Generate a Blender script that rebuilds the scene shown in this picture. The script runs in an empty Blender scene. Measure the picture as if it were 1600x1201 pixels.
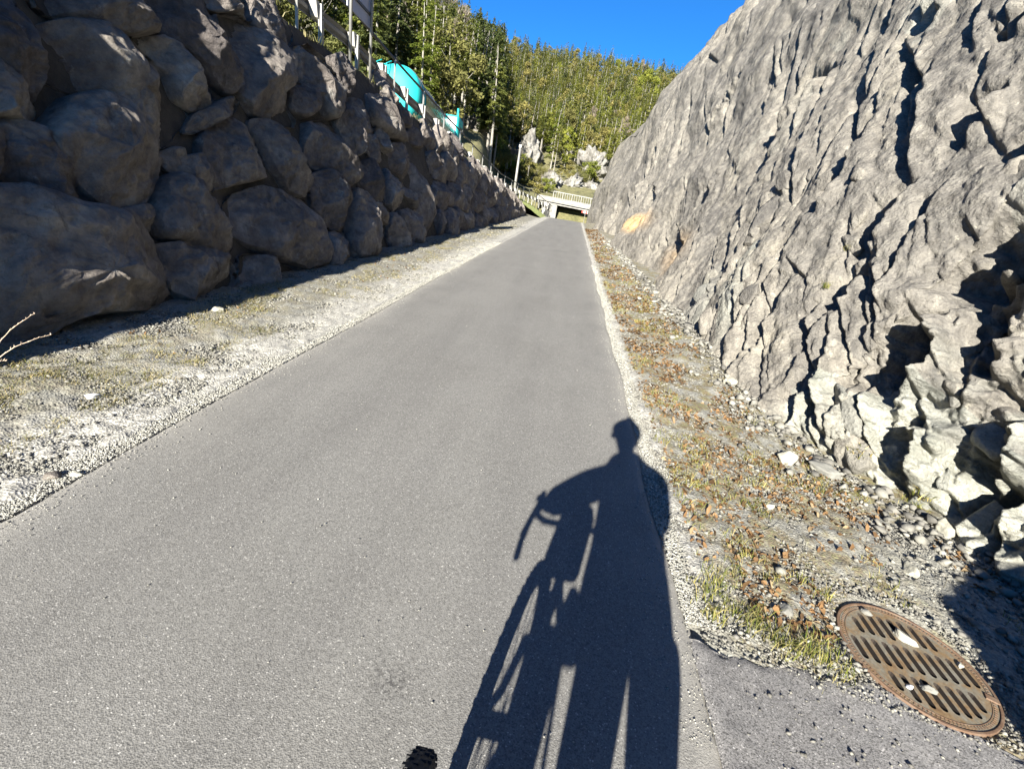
import bpy, bmesh, math, random
import numpy as np
from mathutils import Vector, Matrix
from mathutils.geometry import delaunay_2d_cdt
random.seed(7)
RNG = np.random.default_rng(11)
SC = bpy.context.scene
COL = SC.collection
R = math.radians

# ---------------------------------------------------------------- camera, world, sun, exposure
CAM_H = 1.6
F_PX, VP, ROLL = 740.0, (899.0, 315.0), R(9)
_y = np.array([VP[0] - 800, -(VP[1] - 600.5), -F_PX]); _y /= np.linalg.norm(_y)
_h = np.array([math.cos(ROLL), -math.sin(ROLL), 0])
_n = np.cross(_h, _y); _n /= np.linalg.norm(_n)
_x = np.cross(_y, _n)
RC = np.stack([_x, _y, _n], 1)                 # camera = RC @ world
cd = bpy.data.cameras.new("camera")
cam = bpy.data.objects.new("camera", cd); COL.objects.link(cam)
cd.sensor_fit = 'HORIZONTAL'; cd.sensor_width = 36.0; cd.lens = 36.0 * F_PX / 1600.0
cd.clip_start = 0.02; cd.clip_end = 2000
M = Matrix([[RC[j][i] for j in range(3)] for i in range(3)]).to_4x4()
M.translation = (0, 0, CAM_H)
cam.matrix_world = M
SC.camera = cam

SUN_EL, SUN_AZ = R(25.5), R(11.3)              # light travels towards azimuth 11.3 deg right of the path
w = bpy.data.worlds.new("World"); SC.world = w; w.use_nodes = True
nt = w.node_tree
bg = nt.nodes["Background"]
sky = nt.nodes.new("ShaderNodeTexSky"); sky.sky_type = 'NISHITA'; sky.sun_disc = False
sky.sun_elevation = SUN_EL; sky.sun_rotation = SUN_AZ + math.pi
sky.altitude = 900; sky.air_density = 1.0; sky.dust_density = 0.2; sky.ozone_density = 2.5
mx = nt.nodes.new("ShaderNodeMix"); mx.data_type = 'RGBA'; mx.blend_type = 'MULTIPLY'
mx.inputs[0].default_value = 1.0; mx.inputs[7].default_value = (0.12, 0.50, 0.92, 1)
nt.links.new(sky.outputs[0], mx.inputs[6]); nt.links.new(mx.outputs[2], bg.inputs[0])
bg.inputs[1].default_value = 0.05
sl = bpy.data.lights.new("sun", 'SUN'); sl.energy = 5.0; sl.angle = R(0.5); sl.color = (1.0, 0.95, 0.86)
so = bpy.data.objects.new("sun", sl); COL.objects.link(so)
ldir = Vector((math.sin(SUN_AZ) * math.cos(SUN_EL), math.cos(SUN_AZ) * math.cos(SUN_EL), -math.sin(SUN_EL)))
so.rotation_euler = ldir.to_track_quat('-Z', 'Y').to_euler()
so.location = (-5, -20, 20)
SC.view_settings.view_transform = 'Standard'; SC.view_settings.look = 'None'
SC.view_settings.exposure = 1.95; SC.view_settings.gamma = 1
SC.cycles.max_bounces = 5; SC.cycles.diffuse_bounces = 2; SC.cycles.transparent_max_bounces = 6
SC.cycles.use_denoising = True

def proj_np(P):
    q = (P - np.array([0, 0, CAM_H])) @ RC.T
    zz = np.where(q[..., 2] < -1e-3, -q[..., 2], 1e-3)
    return 800 + F_PX * q[..., 0] / zz, 600.5 - F_PX * q[..., 1] / zz, q[..., 2] < -1e-3
def ray(px, py): return RC.T @ np.array([px - 800, 600.5 - py, -F_PX])
def at_y(px, py, Y):
    d = ray(px, py); return np.array([0, 0, CAM_H]) + d * (Y / d[1])
def at_z(px, py, z):
    d = ray(px, py); return np.array([0, 0, CAM_H]) + d * ((z - CAM_H) / d[2])

# ---------------------------------------------------------------- numpy noise
def _hash(*a):
    h = np.zeros(np.broadcast(*a).shape, np.uint32)
    for k, v in enumerate(a):
        h = (h ^ (v.astype(np.int64).astype(np.uint32) * np.uint32([374761393, 668265263, 2246822519, 3266489917][k]))) * np.uint32(2654435761)
        h ^= h >> np.uint32(15)
    h = h * np.uint32(2246822519); h ^= h >> np.uint32(13)
    return h
def _r(h): return h.astype(np.float32) / 4294967295.0
def noise3(x, y, z, seed=0):
    x = np.asarray(x, np.float32); y = np.asarray(y, np.float32); z = np.asarray(z, np.float32) + np.float32(seed * 17.31)
    x, y, z = np.broadcast_arrays(x, y, z)
    ix, iy, iz = np.floor(x), np.floor(y), np.floor(z)
    fx, fy, fz = x - ix, y - iy, z - iz
    ux, uy, uz = [t * t * t * (t * (t * 6 - 15) + 10) for t in (fx, fy, fz)]
    out = 0
    for dx in (0, 1):
        for dy in (0, 1):
            for dz in (0, 1):
                h = _hash(ix + dx, iy + dy, iz + dz)
                gx = (h & np.uint32(1023)).astype(np.float32) / 511.5 - 1
                gy = ((h >> np.uint32(10)) & np.uint32(1023)).astype(np.float32) / 511.5 - 1
                gz = ((h >> np.uint32(20)) & np.uint32(1023)).astype(np.float32) / 511.5 - 1
                wgt = (ux if dx else 1 - ux) * (uy if dy else 1 - uy) * (uz if dz else 1 - uz)
                out = out + wgt * (gx * (fx - dx) + gy * (fy - dy) + gz * (fz - dz))
    return out
def fbm(x, y, z=0.0, octv=4, seed=0, gain=0.5):
    a, f, s = 1.0, 1.0, 0
    x = np.asarray(x, np.float32); y = np.asarray(y, np.float32); z = np.asarray(z, np.float32)
    for k in range(octv):
        s = s + a * noise3(x * f, y * f, z * f, seed + k * 3); a *= gain; f *= 2.03
    return s
def worley(x, y, seed=0):
    """F1, F2, random value of the nearest cell, offset vector to its point"""
    x = np.asarray(x, np.float32); y = np.asarray(y, np.float32)
    ix, iy = np.floor(x), np.floor(y)
    f1 = np.full(x.shape, 9.0, np.float32); f2 = f1.copy(); cid = np.zeros_like(f1); ox = np.zeros_like(f1); oy = np.zeros_like(f1); c2 = np.zeros_like(f1)
    for dx in (-1, 0, 1):
        for dy in (-1, 0, 1):
            h = _hash(ix + dx, iy + dy, np.full_like(ix, seed))
            px = ix + dx + (h & np.uint32(65535)).astype(np.float32) / 65535.0
            py = iy + dy + (h >> np.uint32(16)).astype(np.float32) / 65535.0
            ddx, ddy = x - px, y - py
            d = np.sqrt(ddx * ddx + ddy * ddy)
            near = d < f1
            f2 = np.where(near, f1, np.minimum(f2, d))
            r = _r(_hash(ix + dx, iy + dy, np.full_like(ix, seed + 91)))
            r2 = _r(_hash(ix + dx, iy + dy, np.full_like(ix, seed + 57)))
            f1 = np.where(near, d, f1); cid = np.where(near, r, cid); c2 = np.where(near, r2, c2)
            ox = np.where(near, ddx, ox); oy = np.where(near, ddy, oy)
    return f1, f2, cid, c2, ox, oy
def facets(x, y, seed=0, k=1.6, r0=.25, tilt=.5, bias=0.0, asp=1.0):
    """continuous relief of flat, tilted, sharply edged slabs: the highest of the neighbouring cells' slabs"""
    x = np.asarray(x, np.float32); y = np.asarray(y, np.float32)
    ix, iy = np.floor(x), np.floor(y); best = np.full(x.shape, -9.0, np.float32); cid = np.zeros_like(best)
    for dx in (-1, 0, 1):
        for dy in (-1, 0, 1):
            sd = np.full_like(ix, seed); h = _hash(ix + dx, iy + dy, sd); h2 = _hash(ix + dx, iy + dy, sd + 31); h3 = _hash(ix + dx, iy + dy, sd + 77)
            ddx = x - (ix + dx + (h & np.uint32(65535)).astype(np.float32) / 65535.0); ddy = y - (iy + dy + (h >> np.uint32(16)).astype(np.float32) / 65535.0)
            a = (h2 & np.uint32(1023)).astype(np.float32) / 1023.0 * 3.14159
            tx = (((h2 >> np.uint32(10)) & np.uint32(1023)).astype(np.float32) / 511.5 - 1) * tilt; ty = (((h2 >> np.uint32(20)) & np.uint32(1023)).astype(np.float32) / 511.5 - 1) * tilt + bias
            hh = _r(h3); ca, sa = np.cos(a), np.sin(a)
            u = np.abs(ddx * ca + ddy * sa); v = np.abs(-ddx * sa + ddy * ca) * asp
            f = hh + tx * ddx + ty * ddy - k * np.maximum(0, np.maximum(np.maximum(u, v), (u + v) * .72) - r0)
            m = f > best; best = np.where(m, f, best); cid = np.where(m, hh, cid)
    return best - .8, cid
def sstep(a, b, x):
    t = np.clip((x - a) / (b - a), 0, 1); return t * t * (3 - 2 * t)

# ---------------------------------------------------------------- mesh helpers
def tag(o, label=None, cat=None, group=None, kind=None):
    if label: o["label"] = label
    if cat: o["category"] = cat
    if group: o["group"] = group
    if kind: o["kind"] = kind
    return o
def empty(name, loc=(0, 0, 0), rz=0.0):
    o = bpy.data.objects.new(name, None); o.location = loc; o.rotation_euler = (0, 0, rz)
    o.empty_display_size = 0.1; COL.objects.link(o); return o
def np_mesh(name, V, Fc, mats, parent=None, smooth=False, mat_idx=None, attrs=None):
    """V (n,3); Fc an (m,k) array or a list of such arrays"""
    Fs = Fc if isinstance(Fc, list) else [Fc]
    me = bpy.data.meshes.new(name)
    V = np.asarray(V, np.float32)
    me.vertices.add(len(V)); me.vertices.foreach_set("co", V.ravel())
    nl = sum(f.size for f in Fs); nf = sum(len(f) for f in Fs)
    me.loops.add(nl); me.loops.foreach_set("vertex_index", np.concatenate([f.ravel() for f in Fs]).astype(np.int32))
    me.polygons.add(nf)
    tot = np.concatenate([np.full(len(f), f.shape[1], np.int32) for f in Fs])
    st = np.concatenate([[0], np.cumsum(tot)[:-1]]).astype(np.int32)
    me.polygons.foreach_set("loop_start", st); me.polygons.foreach_set("loop_total", tot)
    if smooth: me.polygons.foreach_set("use_smooth", np.ones(nf, bool))
    if mat_idx is not None: me.polygons.foreach_set("material_index", np.asarray(mat_idx, np.int32))
    for m in (mats if isinstance(mats, (list, tuple)) else [mats]): me.materials.append(m)
    if attrs:
        for k, v in attrs.items():
            a = me.attributes.new(k, 'FLOAT', 'POINT'); a.data.foreach_set("value", np.asarray(v, np.float32).ravel())
    me.update(calc_edges=True); me.validate()
    o = bpy.data.objects.new(name, me); COL.objects.link(o)
    if parent: o.parent = parent
    return o
def grid_faces(nr, nc, flip=False):
    i = np.arange(nr * nc).reshape(nr, nc)
    a, b, c, d = i[:-1, :-1].ravel(), i[:-1, 1:].ravel(), i[1:, 1:].ravel(), i[1:, :-1].ravel()
    return np.stack([d, c, b, a] if flip else [a, b, c, d], 1)
class MB:
    def __init__(s): s.V = []; s.F = []
    def add(s, vs, fs):
        b = len(s.V); s.V += [tuple(v) for v in vs]; s.F += [tuple(b + i for i in f) for f in fs]
    def box(s, c, size, rot=None, taper=1.0):
        hx, hy, hz = [k / 2 for k in size]
        vs = [Vector((x * (taper if z > 0 else 1), y * (taper if z > 0 else 1), z)) for z in (-hz, hz) for x, y in ((-hx, -hy), (hx, -hy), (hx, hy), (-hx, hy))]
        if rot is not None: vs = [rot @ v for v in vs]
        vs = [v + Vector(c) for v in vs]
        s.add(vs, [(3, 2, 1, 0), (4, 5, 6, 7), (0, 1, 5, 4), (1, 2, 6, 5), (2, 3, 7, 6), (3, 0, 4, 7)])
    def tube(s, pts, rad, n=8, cap=True):
        pts = [Vector(p) for p in pts]
        rad = rad if isinstance(rad, (list, tuple)) else [rad] * len(pts)
        b = len(s.V); ref = None
        for k, p in enumerate(pts):
            t = (pts[min(k + 1, len(pts) - 1)] - pts[max(k - 1, 0)]).normalized()
            if ref is None:
                ref = t.cross(Vector((0, 0, 1)) if abs(t.z) < .9 else Vector((1, 0, 0))).normalized()
            u = (ref - t * ref.dot(t)).normalized(); v = t.cross(u); ref = u
            for j in range(n):
                a = 2 * math.pi * j / n
                s.V.append(tuple(p + (u * math.cos(a) + v * math.sin(a)) * rad[k]))
        for k in range(len(pts) - 1):
            for j in range(n):
                s.F.append((b + k * n + j, b + k * n + (j + 1) % n, b + (k + 1) * n + (j + 1) % n, b + (k + 1) * n + j))
        if cap:
            s.F.append(tuple(b + j for j in reversed(range(n)))); s.F.append(tuple(b + (len(pts) - 1) * n + j for j in range(n)))
    def build(s, name, mats, parent=None, smooth=False, bevel=0):
        me = bpy.data.meshes.new(name); me.from_pydata(s.V, [], s.F)
        for m in (mats if isinstance(mats, (list, tuple)) else [mats]): me.materials.append(m)
        if smooth: me.polygons.foreach_set("use_smooth", np.ones(len(me.polygons), bool))
        me.update(); o = bpy.data.objects.new(name, me); COL.objects.link(o)
        if parent: o.parent = parent
        if bevel:
            b = o.modifiers.new("bevel", 'BEVEL'); b.width = bevel; b.segments = 2; b.limit_method = 'ANGLE'
        return o

# ---------------------------------------------------------------- materials
def new_mat(name):
    m = bpy.data.materials.new(name); m.use_nodes = True
    return m, m.node_tree, m.node_tree.nodes["Principled BSDF"]
def nd(t, kind, **kw):
    n = t.nodes.new("ShaderNode" + kind)
    for k, v in kw.items():
        if k in n.inputs.keys(): n.inputs[k].default_value = v
        else: setattr(n, k, v)
    return n
def ramp(t, fac, stops):
    r = t.nodes.new("ShaderNodeValToRGB"); t.links.new(fac, r.inputs[0])
    e = r.color_ramp.elements
    while len(e) < len(stops): e.new(0.5)
    for k, (p, c) in enumerate(stops):
        e[k].position = p; e[k].color = (*c, 1) if len(c) == 3 else c
    return r.outputs[0]
def mixc(t, a, b, fac, mode='MIX'):
    m = t.nodes.new("ShaderNodeMix"); m.data_type = 'RGBA'; m.blend_type = mode
    for sck, v in ((m.inputs[6], a), (m.inputs[7], b), (m.inputs[0], fac)):
        if isinstance(v, bpy.types.NodeSocket): t.links.new(v, sck)
        elif isinstance(v, (int, float)): sck.default_value = v
        else: sck.default_value = (*v, 1)
    return m.outputs[2]
def coords(t, scale=(1, 1, 1), rot=(0, 0, 0)):
    c = nd(t, "TexCoord"); mp = nd(t, "Mapping"); mp.inputs['Scale'].default_value = scale; mp.inputs['Rotation'].default_value = rot
    t.links.new(c.outputs['Object'], mp.inputs[0]); return mp.outputs[0]
def noise_t(t, vec, scale, detail=6, rough=0.6):
    n = nd(t, "TexNoise"); n.inputs['Scale'].default_value = scale; n.inputs['Detail'].default_value = detail; n.inputs['Roughness'].default_value = rough
    t.links.new(vec, n.inputs['Vector']); return n.outputs['Fac']
def voro_t(t, vec, scale, out='Color', feature='F1'):
    n = nd(t, "TexVoronoi"); n.feature = feature; n.inputs['Scale'].default_value = scale; t.links.new(vec, n.inputs['Vector']); return n.outputs[out]
def bump(t, b, h, strength, dist, prev=None):
    n = nd(t, "Bump"); n.inputs['Strength'].default_value = strength; n.inputs['Distance'].default_value = dist
    t.links.new(h, n.inputs['Height'])
    if prev is not None: t.links.new(prev, n.inputs['Normal'])
    t.links.new(n.outputs[0], b.inputs['Normal']); return n.outputs[0]
def val(t, c):
    s = nd(t, "SeparateColor"); t.links.new(c, s.inputs[0]); return s.outputs[0]
def simple(name, col, rough=0.7, metal=0.0, var=0.15, scale=6.0, bs=0.1, bd=0.01):
    m, t, b = new_mat(name); c = coords(t)
    n = noise_t(t, c, scale)
    dark = tuple(k * (1 - var) for k in col); lite = tuple(min(1, k * (1 + var)) for k in col)
    t.links.new(ramp(t, n, [(0.3, dark), (0.7, lite)]), b.inputs['Base Color'])
    b.inputs['Roughness'].default_value = rough; b.inputs['Metallic'].default_value = metal
    if bs: bump(t, b, noise_t(t, c, scale * 8), bs, bd)
    return m

# asphalt
def asphalt(name, base=0.160, grain=0.5, tint=(1.0, 0.985, 0.915)):
    m, t, b = new_mat(name); c = coords(t)
    v = val(t, voro_t(t, c, 230))
    n1 = noise_t(t, c, 1.1, 5); n2 = noise_t(t, c, 60, 4, .7)
    g = lambda k: tuple(base * k * q for q in tint)
    col = ramp(t, v, [(0.0, g(1 - grain * .75)), (0.45, g(.96)), (0.8, g(1.1)), (0.975, g(1.15)), (0.99, g(2.1))])
    col = mixc(t, col, ramp(t, n2, [(.3, (.8,) * 3), (.7, (1.18,) * 3)]), .8, 'MULTIPLY')
    col = mixc(t, col, ramp(t, n1, [(.3, (.94, .935, .93)), (.7, (1.05, 1.05, 1.05))]), 1.0, 'MULTIPLY')
    v3 = voro_t(t, c, 9, 'Distance')
    col = mixc(t, col, (base * .45, base * .43, base * .41), ramp(t, v3, [(.0, (.5,) * 3), (.035, (0, 0, 0))]))
    n4 = noise_t(t, coords(t, (2.2, .22, 1)), 1.0, 5, .6)
    col = mixc(t, col, ramp(t, n4, [(.32, (.88, .87, .87)), (.6, (1.04, 1.03, 1.02))]), 1.0, 'MULTIPLY')
    ed = nd(t, "Attribute", attribute_name="dust")
    col = mixc(t, col, (.30, .285, .25), ed.outputs['Fac'])
    sc_ = nd(t, "Attribute", attribute_name="scuff"); mm = nd(t, "Math", operation='MULTIPLY')
    t.links.new(sc_.outputs['Fac'], mm.inputs[0]); t.links.new(ramp(t, noise_t(t, c, 55, 3, .7), [(.5, (0, 0, 0)), (.58, (1, 1, 1))]), mm.inputs[1])
    col = mixc(t, col, (.06, .058, .055), mm.outputs[0])
    t.links.new(col, b.inputs['Base Color']); b.inputs['Roughness'].default_value = .92
    b.inputs['Specular IOR Level'].default_value = .25
    p = bump(t, b, voro_t(t, c, 200, 'Distance'), .4, .003)
    bump(t, b, n2, .35, .004, p)
    return m
M_ASPH = asphalt("asphalt")
M_ASPH2 = asphalt("rough_tar", .175, .9, (1, .98, .95))

def ground_mat():
    """grit with pale gravel, brown litter and moss decided by mesh attributes"""
    m, t, b = new_mat("grit"); c = coords(t)
    pal = nd(t, "Attribute", attribute_name="pale"); org = nd(t, "Attribute", attribute_name="organic")
    v = val(t, voro_t(t, c, 75)); n = noise_t(t, c, 7, 6); n2 = noise_t(t, c, 45, 4, .7)
    gravel = ramp(t, v, [(0, (.15, .145, .125)), (.3, (.26, .25, .22)), (.8, (.36, .345, .30)), (1, (.47, .455, .40))])
    grey = ramp(t, n2, [(.3, (.10, .097, .08)), (.55, (.21, .205, .175)), (.75, (.34, .33, .285))])
    col = mixc(t, grey, gravel, pal.outputs['Fac'])
    litter = ramp(t, n2, [(.32, (.07, .055, .03)), (.5, (.16, .125, .07)), (.62, (.15, .16, .055)), (.75, (.28, .24, .16))])
    ma = nd(t, "Math", operation='MULTIPLY'); t.links.new(org.outputs['Fac'], ma.inputs[0]); t.links.new(ramp(t, n, [(.42, (0, 0, 0)), (.56, (1, 1, 1))]), ma.inputs[1])
    col = mixc(t, col, litter, ma.outputs[0])
    t.links.new(col, b.inputs['Base Color']); b.inputs['Roughness'].default_value = .95
    p = bump(t, b, voro_t(t, c, 75, 'Distance'), .65, .009); bump(t, b, n2, .4, .01, p)
    return m
M_GROUND = ground_mat()

def cliff_mat():
    m, t, b = new_mat("limestone_face"); c = coords(t)
    pal = nd(t, "Attribute", attribute_name="pale"); och = nd(t, "Attribute", attribute_name="ochre"); cel = nd(t, "Attribute", attribute_name="cell")
    n1 = noise_t(t, c, .9, 8, .65); n2 = noise_t(t, c, 6, 8, .7); n3 = noise_t(t, c, 45, 5, .7)
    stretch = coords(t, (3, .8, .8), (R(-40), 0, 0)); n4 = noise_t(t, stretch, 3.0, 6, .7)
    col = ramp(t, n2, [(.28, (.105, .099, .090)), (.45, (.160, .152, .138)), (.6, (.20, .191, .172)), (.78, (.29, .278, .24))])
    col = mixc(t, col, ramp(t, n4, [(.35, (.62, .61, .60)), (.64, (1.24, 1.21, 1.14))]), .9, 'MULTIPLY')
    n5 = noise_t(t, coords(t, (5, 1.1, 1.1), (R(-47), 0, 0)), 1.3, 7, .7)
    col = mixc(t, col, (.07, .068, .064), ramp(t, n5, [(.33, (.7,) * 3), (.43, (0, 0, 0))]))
    col = mixc(t, col, (.40, .375, .30), ramp(t, noise_t(t, c, 16, 6, .75), [(.60, (0, 0, 0)), (.68, (.65,) * 3)]))
    col = mixc(t, col, (.31, .285, .225), ramp(t, n1, [(.58, (0, 0, 0)), (.74, (.6,) * 3)]))
    palc = ramp(t, n2, [(.3, (.14, .145, .125)), (.5, (.22, .222, .195)), (.68, (.34, .335, .285))])
    ma = nd(t, "Math", operation='MULTIPLY_ADD'); ma.inputs[1].default_value = 1.6; ma.inputs[2].default_value = -.3; ma.use_clamp = True
    t.links.new(pal.outputs['Fac'], ma.inputs[0])
    col = mixc(t, col, palc, ma.outputs[0])
    col = mixc(t, col, ramp(t, n2, [(.3, (.36, .22, .09)), (.7, (.50, .34, .17))]), och.outputs['Fac'])
    col = mixc(t, col, ramp(t, cel.outputs['Fac'], [(0, (.82, .82, .83)), (1, (1.17, 1.15, 1.1))]), .8, 'MULTIPLY')
    sp = voro_t(t, c, 28, 'Distance')
    col = mixc(t, col, (.40, .38, .31), ramp(t, sp, [(.05, (.5,) * 3), (.12, (0, 0, 0))]))
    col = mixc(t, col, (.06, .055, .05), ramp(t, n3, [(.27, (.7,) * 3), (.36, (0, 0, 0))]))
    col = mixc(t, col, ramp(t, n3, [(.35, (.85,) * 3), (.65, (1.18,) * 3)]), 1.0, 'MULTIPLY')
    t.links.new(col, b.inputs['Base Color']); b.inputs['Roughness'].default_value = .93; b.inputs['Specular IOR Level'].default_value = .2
    p = bump(t, b, n2, .45, .05); p = bump(t, b, n3, .8, .025, p); p = bump(t, b, voro_t(t, c, 34, 'Distance'), .35, .02, p); bump(t, b, n4, .35, .03, p)
    return m
M_CLIFF = cliff_mat()

def boulder_mat():
    m, t, b = new_mat("weathered_boulder"); c = coords(t)
    n1 = noise_t(t, c, 1.6, 8, .65); n2 = noise_t(t, c, 9, 8, .7); n3 = noise_t(t, c, 60, 5, .7)
    oi = nd(t, "ObjectInfo")
    col = ramp(t, n1, [(.3, (.108, .098, .094)), (.5, (.185, .172, .166)), (.7, (.31, .295, .275))])
    col = mixc(t, col, ramp(t, n2, [(.35, (.7, .69, .68)), (.68, (1.3, 1.28, 1.2))]), 1.0, 'MULTIPLY')
    col = mixc(t, col, ramp(t, oi.outputs['Random'], [(0, (.75, .72, .72)), (1, (1.25, 1.2, 1.12))]), 1.0, 'MULTIPLY')
    col = mixc(t, col, (.36, .35, .31), ramp(t, noise_t(t, c, 3.3, 9, .75), [(.57, (0, 0, 0)), (.66, (.6,) * 3)]))
    col = mixc(t, col, (.05, .045, .042), ramp(t, noise_t(t, coords(t, (1, 1, .35)), 4.2, 8, .7), [(.34, (.6,) * 3), (.42, (0, 0, 0))]))
    t.links.new(col, b.inputs['Base Color']); b.inputs['Roughness'].default_value = .9; b.inputs['Specular IOR Level'].default_value = .25
    p = bump(t, b, n2, .9, .09); bump(t, b, n3, .8, .02, p)
    return m
M_BOULDER = boulder_mat()
M_SOIL = simple("dark_soil", (.05, .042, .032), .95, var=.4, scale=8, bs=.6, bd=.03)
M_PEB = None
def stone_mat(name, stops, scale=14):
    m, t, b = new_mat(name); c = coords(t)
    g = nd(t, "NewGeometry")
    col = ramp(t, g.outputs['Random Per Island'], stops)
    col = mixc(t, col, ramp(t, noise_t(t, c, scale, 6, .7), [(.3, (.72,) * 3), (.7, (1.2,) * 3)]), 1.0, 'MULTIPLY')
    t.links.new(col, b.inputs['Base Color']); b.inputs['Roughness'].default_value = .9; b.inputs['Specular IOR Level'].default_value = .2
    bump(t, b, noise_t(t, c, scale * 5, 5, .7), .4, .01)
    return m
M_PEB = stone_mat("limestone_chips", [(0, (.17, .165, .145)), (.3, (.27, .265, .23)), (.7, (.35, .34, .295)), (1, (.46, .445, .39))], 40)
M_RUB = stone_mat("grey_rubble", [(0, (.09, .086, .075)), (.4, (.165, .158, .138)), (.8, (.22, .212, .18)), (1, (.29, .28, .235))], 20)
M_STONE = stone_mat("pale_stone", [(0, (.27, .26, .21)), (1, (.34, .325, .26))], 10)
M_STONEG = stone_mat("grey_stone", [(0, (.13, .13, .115)), (1, (.17, .167, .148))], 10)
M_WSTONE = stone_mat("white_stone", [(0, (.60, .60, .60)), (1, (.64, .64, .64))], 8)
def leafy(name, stops, trans=.35, isl=True, nscale=.6):
    m, t, b = new_mat(name)
    g = nd(t, "NewGeometry"); c = coords(t); oi = nd(t, "ObjectInfo")
    col = ramp(t, g.outputs['Random Per Island'], stops)
    col = mixc(t, col, ramp(t, noise_t(t, c, nscale, 3), [(.35, (.7, .72, .7)), (.65, (1.25, 1.22, 1.1))]), 1.0, 'MULTIPLY')
    col = mixc(t, col, ramp(t, oi.outputs['Random'], [(0, (.75, .82, .8)), (1, (1.25, 1.15, 1.1))]), 1.0, 'MULTIPLY')
    b.inputs['Roughness'].default_value = .8; b.inputs['Specular IOR Level'].default_value = .15
    t.links.new(col, b.inputs['Base Color'])
    tr = nd(t, "BsdfTranslucent"); t.links.new(col, tr.inputs[0])
    ms = nd(t, "MixShader"); ms.inputs[0].default_value = trans
    t.links.new(b.outputs[0], ms.inputs[1]); t.links.new(tr.outputs[0], ms.inputs[2])
    t.links.new(ms.outputs[0], t.nodes["Material Output"].inputs[0])
    return m
M_SPRUCE = leafy("spruce_needles", [(0, (.05, .066, .026)), (.5, (.085, .11, .04)), (1, (.13, .155, .055))], .4)
M_OLIVE = leafy("olive_needles", [(0, (.10, .12, .035)), (.5, (.16, .185, .05)), (1, (.22, .235, .075))], .45)
M_LARCH = leafy("spring_green_leaves", [(0, (.13, .165, .03)), (.5, (.20, .24, .045)), (1, (.28, .30, .07))], .5)
M_BUD = leafy("yellow_brown_buds", [(0, (.09, .09, .03)), (.5, (.155, .15, .05)), (1, (.22, .21, .08))], .3)
M_TWIGS = leafy("bare_twigs", [(0, (.07, .06, .05)), (.5, (.14, .125, .105)), (1, (.23, .21, .18))], .1)
M_BARK = simple("grey_bark", (.2, .185, .16), .95, var=.45, scale=5, bs=.5, bd=.03)
M_BARKP = simple("pale_bark", (.24, .225, .19), .95, var=.35, scale=5, bs=.3, bd=.03)
M_GRASS = leafy("grass_blades", [(0, (.09, .12, .025)), (.35, (.17, .19, .04)), (.7, (.30, .27, .10)), (1, (.42, .36, .17))], .3, nscale=2)
M_DRY = leafy("dry_grass_blades", [(0, (.09, .11, .03)), (.5, (.20, .19, .08)), (1, (.42, .36, .22))], .3, nscale=2)
M_LEAF = leafy("dead_leaves", [(0, (.07, .044, .026)), (.4, (.155, .088, .043)), (.75, (.24, .145, .075)), (1, (.30, .23, .15))], .25, nscale=3)
M_TEAL = simple("teal_paint", (.012, .44, .42), .65, var=.22, scale=1.6, bs=.05)
M_STEEL = simple("polished_steel", (.42, .46, .5), .22, .9, var=.08, scale=2, bs=0)
M_GALV = simple("galvanised_steel", (.25, .247, .225), .5, .35, var=.12, scale=20, bs=.05)
M_GALVD = simple("dull_guardrail_steel", (.17, .165, .15), .6, .4, var=.2, scale=12, bs=.05)
M_SPACER = simple("cream_spacer_steel", (.34, .33, .30), .5, .1, var=.08, scale=20, bs=.03)
M_DARKMET = simple("dark_metal", (.05, .05, .05), .5, .5, var=.2, scale=10, bs=0)
M_RUBBER = simple("black_rubber", (.02, .02, .02), .85, var=.3, scale=30, bs=.3, bd=.004)
M_CONC = simple("pale_concrete", (.20, .196, .18), .9, var=.25, scale=2.5, bs=.2, bd=.02)
M_CONCD = simple("grey_concrete", (.3, .29, .27), .9, var=.15, scale=2.5, bs=.2, bd=.02)
M_SIGNB = simple("sign_back_aluminium", (.33, .35, .43), .55, .2, var=.08, scale=4, bs=0)
M_WHITEP = simple("white_paint", (.78, .78, .76), .5, var=.05, scale=10, bs=0)
M_REDP = simple("red_paint", (.6, .06, .04), .5, var=.05, scale=10, bs=0)
M_BLACK = simple("black_plastic", (.012, .012, .013), .45, var=.2, scale=10, bs=0)
M_SKIN = simple("skin", (.5, .3, .2), .55, var=.08, scale=10, bs=0)
M_JACKET = simple("dark_jacket_cloth", (.03, .045, .09), .85, var=.2, scale=15, bs=.3, bd=.006)
M_TROUS = simple("black_trouser_cloth", (.02, .02, .022), .85, var=.2, scale=15, bs=.3, bd=.006)
M_HAT = simple("wool_hat", (.10, .02, .02), .95, var=.3, scale=60, bs=.5, bd=.004)
M_HAIR = simple("brown_hair", (.06, .035, .02), .7, var=.3, scale=60, bs=.3, bd=.004)
M_EYE = simple("eye_white", (.75, .75, .73), .3, var=.02, scale=5, bs=0)
M_FRAME = simple("bicycle_paint", (.04, .05, .055), .35, .3, var=.1, scale=10, bs=0)
def rust_mat():
    m, t, b = new_mat("rusted_cast_iron"); c = coords(t)
    n = noise_t(t, c, 9, 8, .7); n2 = noise_t(t, c, 90, 4, .7)
    col = ramp(t, n, [(.3, (.10, .058, .03)), (.43, (.17, .112, .055)), (.55, (.155, .14, .105)), (.75, (.20, .19, .16))])
    col = mixc(t, col, ramp(t, n2, [(.3, (.7,) * 3), (.7, (1.25,) * 3)]), 1.0, 'MULTIPLY')
    t.links.new(col, b.inputs['Base Color']); b.inputs['Roughness'].default_value = .65; b.inputs['Metallic'].default_value = .15
    bump(t, b, n2, .4, .004); return m
M_RUST = rust_mat()
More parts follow.
